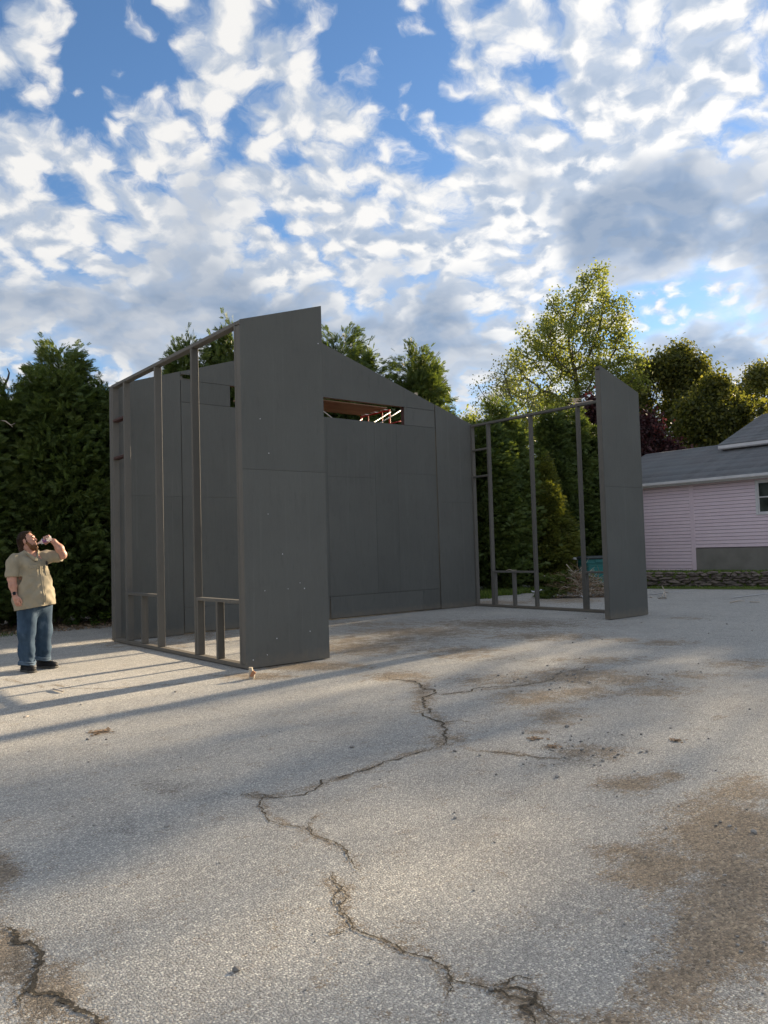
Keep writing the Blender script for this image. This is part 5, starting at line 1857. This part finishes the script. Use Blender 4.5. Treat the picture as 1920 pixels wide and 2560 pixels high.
for zz_ in (.80,):
    MB().bbox(-.20, .20, -.472, -.452, .82, .905, .012).build('grip_pocket', TP, bin_)

# ------------------------------------------------------------------ brush pile
pp = G(1440, 1492)
pile = empty('brush_pile', (pp[0], pp[1], 0), math.atan2(RIGHT[1], RIGHT[0]))
tag(pile, 'heap of cut evergreen branches and dry brown twigs before the bin', 'brush pile')
r_ = np.random.default_rng(91)


def mound(x, y):
    return .66 * math.exp(-((x - .25) / .55) ** 2 - (y / .42) ** 2) + .34 * math.exp(-((x + .35) / .45) ** 2 - (y / .45) ** 2)


def twigs(n, xr, yr, L, rad, seed, lift=.0, up=.35):
    r = np.random.default_rng(seed)
    mb = MB()
    for k in range(n):
        x, y = r.uniform(*xr), r.uniform(*yr)
        z = mound(x, y) * r.uniform(.25, 1.0) + lift
        a = r.uniform(0, 2 * PI)
        d = np.array([math.cos(a), math.sin(a), r.normal(0, up)])
        l = L * r.uniform(.5, 1.3)
        pts = []
        p = np.array([x, y, max(z, .012)])
        for j in range(4):
            pts.append(tuple(p))
            d = d + r.normal(0, .22, 3)
            d /= np.linalg.norm(d)
            p = p + d * l / 3
            p[2] = max(p[2], .01)
        mb.tube(pts, [rad, rad * .9, rad * .7, rad * .35], 5, False)
    return mb


twigs(760, (-.50, .88), (-.45, .40), .36, .0065, 1).build('dry_twigs', MATS['dry_twig'], pile)['kind'] = 'stuff'
twigs(420, (-.15, .92), (-.46, .30), .28, .0055, 2, .03, .6).build('straw_twigs', MATS['pale_stick'], pile)['kind'] = 'stuff'
Vs, Fs, b_ = [], [], 0
for k, (tv, tf) in enumerate(SPR):
    n = 210
    x = np.concatenate([r_.uniform(-.95, -.15, n - 30), r_.uniform(-.1, .75, 30)]); y = r_.uniform(-.45, .45, n)
    z = np.array([mound(a, c) for a, c in zip(x, y)]) * r_.uniform(.4, 1.15, n) + .02
    d = r_.normal(0, 1, (n, 3)); d[:, 0] -= .7; d[:, 2] *= .45
    V, F = scatter(tv, tf, np.stack([x, y, z], 1), d, r_.uniform(-.8, .8, n), r_.uniform(.09, .20, n))
    V[:, 2] = np.maximum(V[:, 2], .008)
    Vs.append(V); Fs.append(F + b_); b_ += len(V)
o = obj('evergreen_cuttings', mesh_np('evergreen_cuttings', np.concatenate(Vs), np.concatenate(Fs)), MATS['thuja_leaf'], pile)
o['kind'] = 'stuff'
for pts, rd in (([(.10, -.1, .42), (-.25, -.12, .36), (-.62, -.10, .50), (-.85, -.1, .58)], .013), ([(.18, 0, .40), (-.02, .0, .60), (-.22, .0, .86)], .011), ([(-.42, -.35, .02), (-.52, -.36, .22), (-.40, -.36, .30), (-.05, -.38, .20), (.12, -.40, .05)], .010), ([(.05, -.2, .44), (.16, -.2, .56), (.05, -.2, .64)], .011), ([(.15, -.1, .40), (-.08, -.1, .46), (-.14, -.1, .34)], .013)):
    MB().tube(pts, rd, 6).build('cut_branch', MATS['pale_stick'], pile, True)
Vs, Fs, b_ = [], [], 0
n = 130
t = r_.random(n)
p = np.stack([-.1 - .78 * t + r_.normal(0, .03, n), r_.normal(-.1, .04, n), .38 + .22 * t + r_.normal(0, .04, n)], 1)
V, F = scatter(*SPR[1], p, np.stack([np.full(n, -1.), r_.normal(0, .6, n), r_.normal(-.1, .5, n)], 1), r_.uniform(-1, 1, n), r_.uniform(.09, .17, n))
o = obj('evergreen_cuttings', mesh_np('evergreen_cuttings', V, F), MATS['thuja_leaf'], pile)
o['kind'] = 'stuff'


# crumpled papers
def crumple(px, py, s, seed, label, tilt=0.4):
    c = G(px, py)
    r = np.random.default_rng(seed)
    n = 7
    u, v_ = np.meshgrid(np.linspace(-.5, .5, n), np.linspace(-.35, .35, n))
    zt = .22 * r.normal(0, .5, (n, n)) + .35 * np.abs(u) + .12
    V = np.stack([u + r.normal(0, .03, (n, n)), v_ + r.normal(0, .03, (n, n)), zt - zt.min() + .01], -1).reshape(-1, 3) * s
    i = np.arange(n * n).reshape(n, n)
    F = np.stack([i[:-1, :-1].ravel(), i[:-1, 1:].ravel(), i[1:, 1:].ravel(), i[1:, :-1].ravel()], 1)
    me_ = mesh_np('paper_scrap', V, F)
    o = obj('paper_scrap', me_, MATS['paper_white'], None, (c[0], c[1], .004), (0, 0, r.uniform(0, 6)))
    md = o.modifiers.new('thick', 'SOLIDIFY'); md.thickness = .002
    tag(o, label, 'paper', 'paper scraps around the brush pile')


crumple(1356, 1487, .26, 1, 'crumpled white paper at the left foot of the brush pile')
crumple(1335, 1484, .14, 2, 'small pale scrap beside the middle stud')
crumple(1497, 1492, .30, 3, 'bluish white paper at the right foot of the brush pile')
crumple(1459, 1495, .16, 4, 'flat white scrap in front of the brush pile')
crumple(1511, 1484, .22, 5, 'torn paper next to the tall end panel')

# ------------------------------------------------------------------ loose things on the asphalt
PBM = [stone_mesh(s, 1) for s in range(60, 68)]
for m_ in PBM:
    m_.materials.append(MATS['pebble'])


def pebble(px, py, size_px, label=None, group='loose stones scattered on the asphalt', flat=.62, seed=None):
    c = G(px, py)
    dep = (c - CAM) @ FWD
    s_ = size_px * dep / FPX * .5
    o = obj('loose_stone', PBM[random.randrange(8)], None)
    z0 = gz(c[0], c[1])
    o.scale = (s_ * random.uniform(.85, 1.3), s_ * random.uniform(.75, 1.05), s_ * flat * random.uniform(.8, 1.15))
    o.rotation_euler = (jit(.25), jit(.25), random.uniform(0, 6.28))
    o.location = (c[0], c[1], z0 + o.scale[2] * .62)
    tag(o, label or 'small loose grey stone lying on the open asphalt', 'stone', group)
    return o


for a in ((590, 2428, 22, 'dark stone alone in the front of the lot'), (418, 2067, 15, 'dark angular stone in the shaded middle of the lot'), (1228, 2472, 20, 'pale stone sitting on the front crack'), (850, 2255, 13, 'white pebble in the crack at the centre'),
          (1418, 1818, 16, 'biggest dark stone among the gravel right of the long crack'), (1393, 1945, 14, 'pointed stone casting a small shadow in the middle of the lot'), (1885, 2080, 20, 'flat dark stone on the muddy patch'), (1138, 2045, 13, 'dark stone between the crack and the muddy patch'),
          (1200, 1890, 13, 'pale flat stone below the crack junction'), (1137, 1880, 12, 'brown stone at the crack junction'), (880, 1869, 14, 'bluish pebble in front of the tall front panel'), (219, 1850, 12, 'dark flat chip beside the tyre marks')):
    pebble(a[0], a[1], a[2], a[3])
for k in range(26):
    pebble(random.gauss(1400, 120), random.gauss(1706, 16), random.uniform(5, 10), 'small stone in the loose gravel beyond the long crack', 'gravel stones beyond the long crack')
for k in range(30):
    pebble(random.gauss(1470, 80), random.gauss(1882, 26), random.uniform(6, 12), 'small stone in the gravel cluster right of the crack junction', 'gravel stones right of the crack junction')
for k in range(30):
    pebble(random.uniform(1560, 1915), random.uniform(2000, 2480), random.uniform(6, 13), 'small stone embedded in the muddy patch', 'stones on the muddy patch', .5)
for k in range(44):
    pebble(random.uniform(60, 1900), random.uniform(1720, 2500), random.uniform(5, 9))
for k in range(28):
    pebble(random.uniform(1250, 1915), random.uniform(1540, 1700), random.uniform(4, 7), 'tiny dark stone on the far shaded asphalt', 'stones on the far shaded asphalt')
# fine grit too small to count
r_ = np.random.default_rng(17)
n = 5200
gx = np.concatenate([r_.normal(1420, 150, 900), r_.normal(1470, 110, 700), r_.uniform(1500, 1919, 1700), r_.uniform(0, 1900, 1900)])
gy = np.concatenate([r_.normal(1706, 26, 900), r_.normal(1880, 36, 700), r_.uniform(1980, 2540, 1700), r_.uniform(1700, 2540, 1900)])
P3_ = np.array([G(a, b) for a, b in zip(gx, gy)])
dep = (P3_ - CAM) @ FWD
P3_[:, 2] = [gz(a, b) + .002 for a, b in P3_[:, :2]]
tet = np.array([[1, 0, 0], [-.5, .8, 0], [-.5, -.8, 0], [.1, .1, .9]])
tf = np.array([[0, 1, 3], [1, 2, 3], [2, 0, 3], [0, 2, 1]])
ang = r_.uniform(0, 6.28, n)
V, F = scatter(tet, tf, P3_, np.stack([np.cos(ang), np.sin(ang), np.zeros(n)], 1), np.zeros(n), np.minimum(r_.uniform(1.2, 3.4, n) * dep / FPX * .6, .009))
tag(obj('fine_gravel', mesh_np('fine_gravel', V, F), MATS['pebble']), 'fine grit scattered over the asphalt', 'gravel', kind='stuff')


def stick(name, pts, rad, m, label, cat='stick', group='sticks lying on the asphalt'):
    mb = MB()
    P_ = []
    for (a, b, z) in pts:
        c = G(a, b)
        P_.append((c[0], c[1], gz(c[0], c[1]) + .004 + z))
    mb.tube(P_, [rad] * (len(P_) - 1) + [rad * .6], 6)
    return tag(mb.build(name, MATS[m], None, True), label, cat, group)


stick('stick', [(134, 1725, .012), (147, 1729, .014), (159, 1732, .010)], .011, 'pale_stick', 'short pale stick on the sunlit asphalt before the man')
stick('stick', [(58, 1795, .006), (72, 1792, .006)], .006, 'pale_stick', 'tiny pale stick near the picture edge below the man')
o = stick('broken_branch', [(1646, 1496, .01), (1665, 1498, .03), (1663, 1490, .10), (1656, 1485, .22)], .014, 'pale_stick', 'forked pale broken branch by the tall end panel', group=None)
MB().tube([tuple(Vector(G(1655, 1494)) + Vector((0, 0, .02))), tuple(Vector(G(1662, 1491)) + Vector((0, 0, .12))), tuple(Vector(G(1672, 1487)) + Vector((0, 0, .05)))], [.014, .012, .008], 6).build('side_twig', MATS['pale_stick'], o, True)
stick('stick', [(1625, 1493, .01), (1631, 1495, .01)], .012, 'pale_stick', 'pale twig end at the foot of the tall end panel')
stick('stick', [(1825, 1507, .01), (1845, 1503, .012), (1862, 1503, .01)], .012, 'pale_stick', 'thin pale stick on the far asphalt, left of two')
stick('stick', [(1874, 1505, .01), (1890, 1506, .012), (1900, 1506, .01)], .010, 'pale_stick', 'thin pale stick on the far asphalt, right of two')
# dead brown needles and leaf clumps
for k, (px, py, w_, lb) in enumerate(((255, 1830, 26, 'flat clump of brown leaves on the lit asphalt before the shell'), (1340, 1848, 22, 'reddish flat leaf litter beside the gravel'), (1382, 1868, 18, 'round brown leaf clump beside the gravel'), (1690, 1853, 18, 'orange brown leaf scrap on the shaded asphalt'))):
    c = G(px, py); dep = (c - CAM) @ FWD; s_ = w_ * dep / FPX
    n = 26
    p = np.stack([c[0] + r_.normal(0, s_ * .5, n), c[1] + r_.normal(0, s_ * .5, n), np.full(n, gz(c[0], c[1]) + .006)], 1)
    d = r_.normal(0, 1, (n, 3)); d[:, 2] *= .15
    V, F = scatter(*LEAF, p, d, r_.uniform(-.3, .3, n), np.full(n, s_ * .6))
    tag(obj('leaf_litter', mesh_np('leaf_litter', V, F), MATS['dry_twig']), lb, 'leaves', 'brown leaf clumps on the asphalt')

# split block standing in front of the shell
c = G(630, 1697)
blk = empty('broken_block', (c[0], c[1], 0), math.atan2(RIGHT[1], RIGHT[0]))
tag(blk, 'broken pale and orange block standing before the tall front panel', 'block')
MB().prism([(-.030, 0.002), (.022, .002), (.030, .05), (.012, .085), (.004, .125), (-.030, .128)], 'y', -.02, .03).build('pale_slab', MATS['split_wood'], blk)
MB().prism([(-.022, .034), (.015, .028), (.052, .070), (.022, .098), (.006, .085)], 'y', -.045, -.021).build('orange_chunk', MATS['brick_orange'], blk)

# ------------------------------------------------------------------ plants at the foot of the hedge
def blades(name, pts, hgt, seed, m, label, cat, kind=None, w=.10):
    r = np.random.default_rng(seed)
    n = len(pts)
    bl_ = np.array([[0, -w, 0], [0, w, 0], [.5, w * .7, .06], [.5, -w * .7, .06], [1, 0, -.05]])
    bf = np.array([[0, 1, 2, 3], [3, 2, 4, 4]])
    d = r.normal(0, .35, (n, 3)); d[:, 2] = 1
    V, F = scatter(bl_, np.array([[0, 1, 2, 3]]), pts, d, r.uniform(0, 6.28, n), hgt * r.uniform(.5, 1.3, n))
    tri = np.array([[3, 2, 4]])
    F2 = (tri[None] + (np.arange(n) * 5)[:, None, None]).reshape(-1, 3)
    o = obj(name, mesh_np(name, V, [F, F2]), MATS[m])
    tag(o, label, cat, kind=kind)
    return o


n = 5200
x = r_.uniform(9.2, 16.0, n)
y0 = 6.15 + .25 * np.sin(x * 1.7) + .16 * np.sin(x * 5.1)
y = y0 + r_.random(n) ** 1.6 * 1.8
blades('grass_edge', np.stack([x, y, np.zeros(n)], 1), .16, 3, 'grass_blade', 'bright green grass fringe below the arborvitae seen through the frame', 'grass', 'stuff', .07)
n = 9000
t = r_.random(n) * cum[-1]
pos = np.array([along(a)[0] for a in t])
side_ = r_.random(n)
pos[:, 0] += np.where(side_ < .4, -.10 - .5 * r_.random(n), .16 + 2.6 * r_.random(n))
zg = np.where(side_ < .4, .012, LZ)
blades('lawn_grass', np.stack([pos[:, 0], pos[:, 1], zg], 1), .065, 4, 'grass_blade', 'short lawn grass above and below the stone wall', 'grass', 'stuff', .09)
# leaf mould along the hedge
n = 5200
x = r_.uniform(-4.5, 4.0, n)
yy = 7.1 - .10 * x + r_.random(n) * 2.4
d = r_.normal(0, 1, (n, 3)); d[:, 2] *= .4
V, F = scatter(*LEAF, np.stack([x, yy, .012 + .03 * r_.random(n)], 1), d, r_.uniform(-.6, .6, n), r_.uniform(.03, .075, n))
tag(obj('leaf_mould', mesh_np('leaf_mould', V, F), MATS['dry_twig']), 'brown dead leaves lying along the foot of the hedge', 'leaves', kind='stuff')
n = 700
x = r_.uniform(-3.4, -.4, n); yy = 6.9 - .1 * x + r_.random(n) * .7
blades('grass_edge', np.stack([x, yy, np.zeros(n)], 1), .07, 8, 'grass_blade', 'thin grass along the lot edge behind the man', 'grass', 'stuff', .07)


def weed(px, py, h, nl, ls, seed, label):
    c = G(px, py)
    r = np.random.default_rng(seed)
    w_ = empty('weed_plant', (c[0], c[1], 0))
    tag(w_, label, 'plant', 'weeds at the foot of the hedge')
    mb = MB()
    tips = []
    for k in range(5):
        a = r.uniform(0, 6.28)
        e = np.array([math.cos(a) * h * .35, math.sin(a) * h * .35, h * r.uniform(.6, 1)])
        mb.tube([(0, 0, 0), tuple(e * .5 + [0, 0, h * .1]), tuple(e)], [.005, .004, .002], 5)
        tips.append(e)
    mb.build('stem', MATS['weed_leaf'], w_)
    tp = np.array(tips)
    p = tp[r.integers(0, 5, nl)] * r.uniform(.5, 1.05, (nl, 1)) + r.normal(0, h * .10, (nl, 3))
    d = r.normal(0, 1, (nl, 3)); d[:, 2] *= .4
    V, F = scatter(*LOBED, p, d, r.uniform(-.5, .5, nl), ls * r.uniform(.6, 1.2, nl))
    obj('leaves', mesh_np('leaves', V, F), MATS['weed_leaf'], w_)


weed(195, 1566, .42, 26, .13, 1, 'broad leaved green weed between the man and the shell')
weed(262, 1562, .34, 40, .08, 2, 'small bushy weed at the corner of the shell')
weed(28, 1570, .30, 44, .08, 3, 'leafy weeds at the picture edge behind the man\'s legs')
weed(232, 1570, .22, 24, .07, 4, 'low weed in the leaf mould beside the shell')

# dead stem standing out of the hedge at the picture edge
B1 = CAM + ray(2, 1000) * 17.2
ds = empty('dead_sapling', (B1[0], B1[1], 0))
tag(ds, 'bare dead stem sticking out of the hedge at the picture edge', 'tree')
def rel(px, py, dep=17.2):
    p = CAM + ray(px, py) * dep
    return (p[0] - B1[0], p[1] - B1[1], p[2])
MB().tube([(0, 0, -.05), (0.02, 0, 1.5), rel(-4, 1080), rel(3, 1000), rel(10, 965), rel(20, 945), rel(23, 932), rel(18, 921)], [.05, .045, .04, .035, .03, .024, .018, .010], 7).build('trunk', MATS['bark'], ds, True)
MB().tube([rel(-6, 1050, 16.0), rel(14, 1053, 15.6), rel(26, 1062, 15.6), rel(32, 1068, 15.6)], [.014, .012, .010, .004], 5).tube([rel(27, 1063, 15.6), rel(38, 1058, 15.6)], [.008, .003], 5).build('side_branch', MATS['pale_stick'], ds, True)
# twigs caught on the top rail
tw_ = empty('caught_twigs', (BW - .05, 1.45, EH))
tag(tw_, 'small tangle of pale twigs lying on the top rail of the open frame', 'twigs')
mb = MB()
for k in range(9):
    a = random.uniform(0, 6.28); l = random.uniform(.10, .22)
    z0 = .012 + .012 * k
    mb.tube([(-math.cos(a) * .5 * l * .3, -math.sin(a) * l, z0), (0, 0, z0 + .02), (math.cos(a) * .5 * l * .3, math.sin(a) * l, z0 + jit(.03) + .02)], .006, 5)
mb.build('twig', MATS['pale_stick'], tw_)
MB().bbox(-.05, .05, -.42, -.02, .002, .022).build('offcut', MATS['pale_stick'], tw_)
tl = stick('bent_twig', [(1258, 1427, 0), (1266, 1427, 0)], .008, 'pale_stick', 'small bent twig lying on the sill of the open frame', 'twig', None)
me_ = tl.data
cx = BW - .05
for i_, v_ in enumerate(me_.vertices):
    pass
bpy.data.objects.remove(tl)
tl = MB().tube([(BW - .06, 3.52, .838), (BW - .05, 3.42, .86), (BW - .06, 3.34, .842), (BW - .05, 3.22, .848)], [.008, .009, .008, .005], 6).build('bent_twig', MATS['pale_stick'], None, True)
tag(tl, 'small bent twig lying on the sill of the open frame', 'twig')
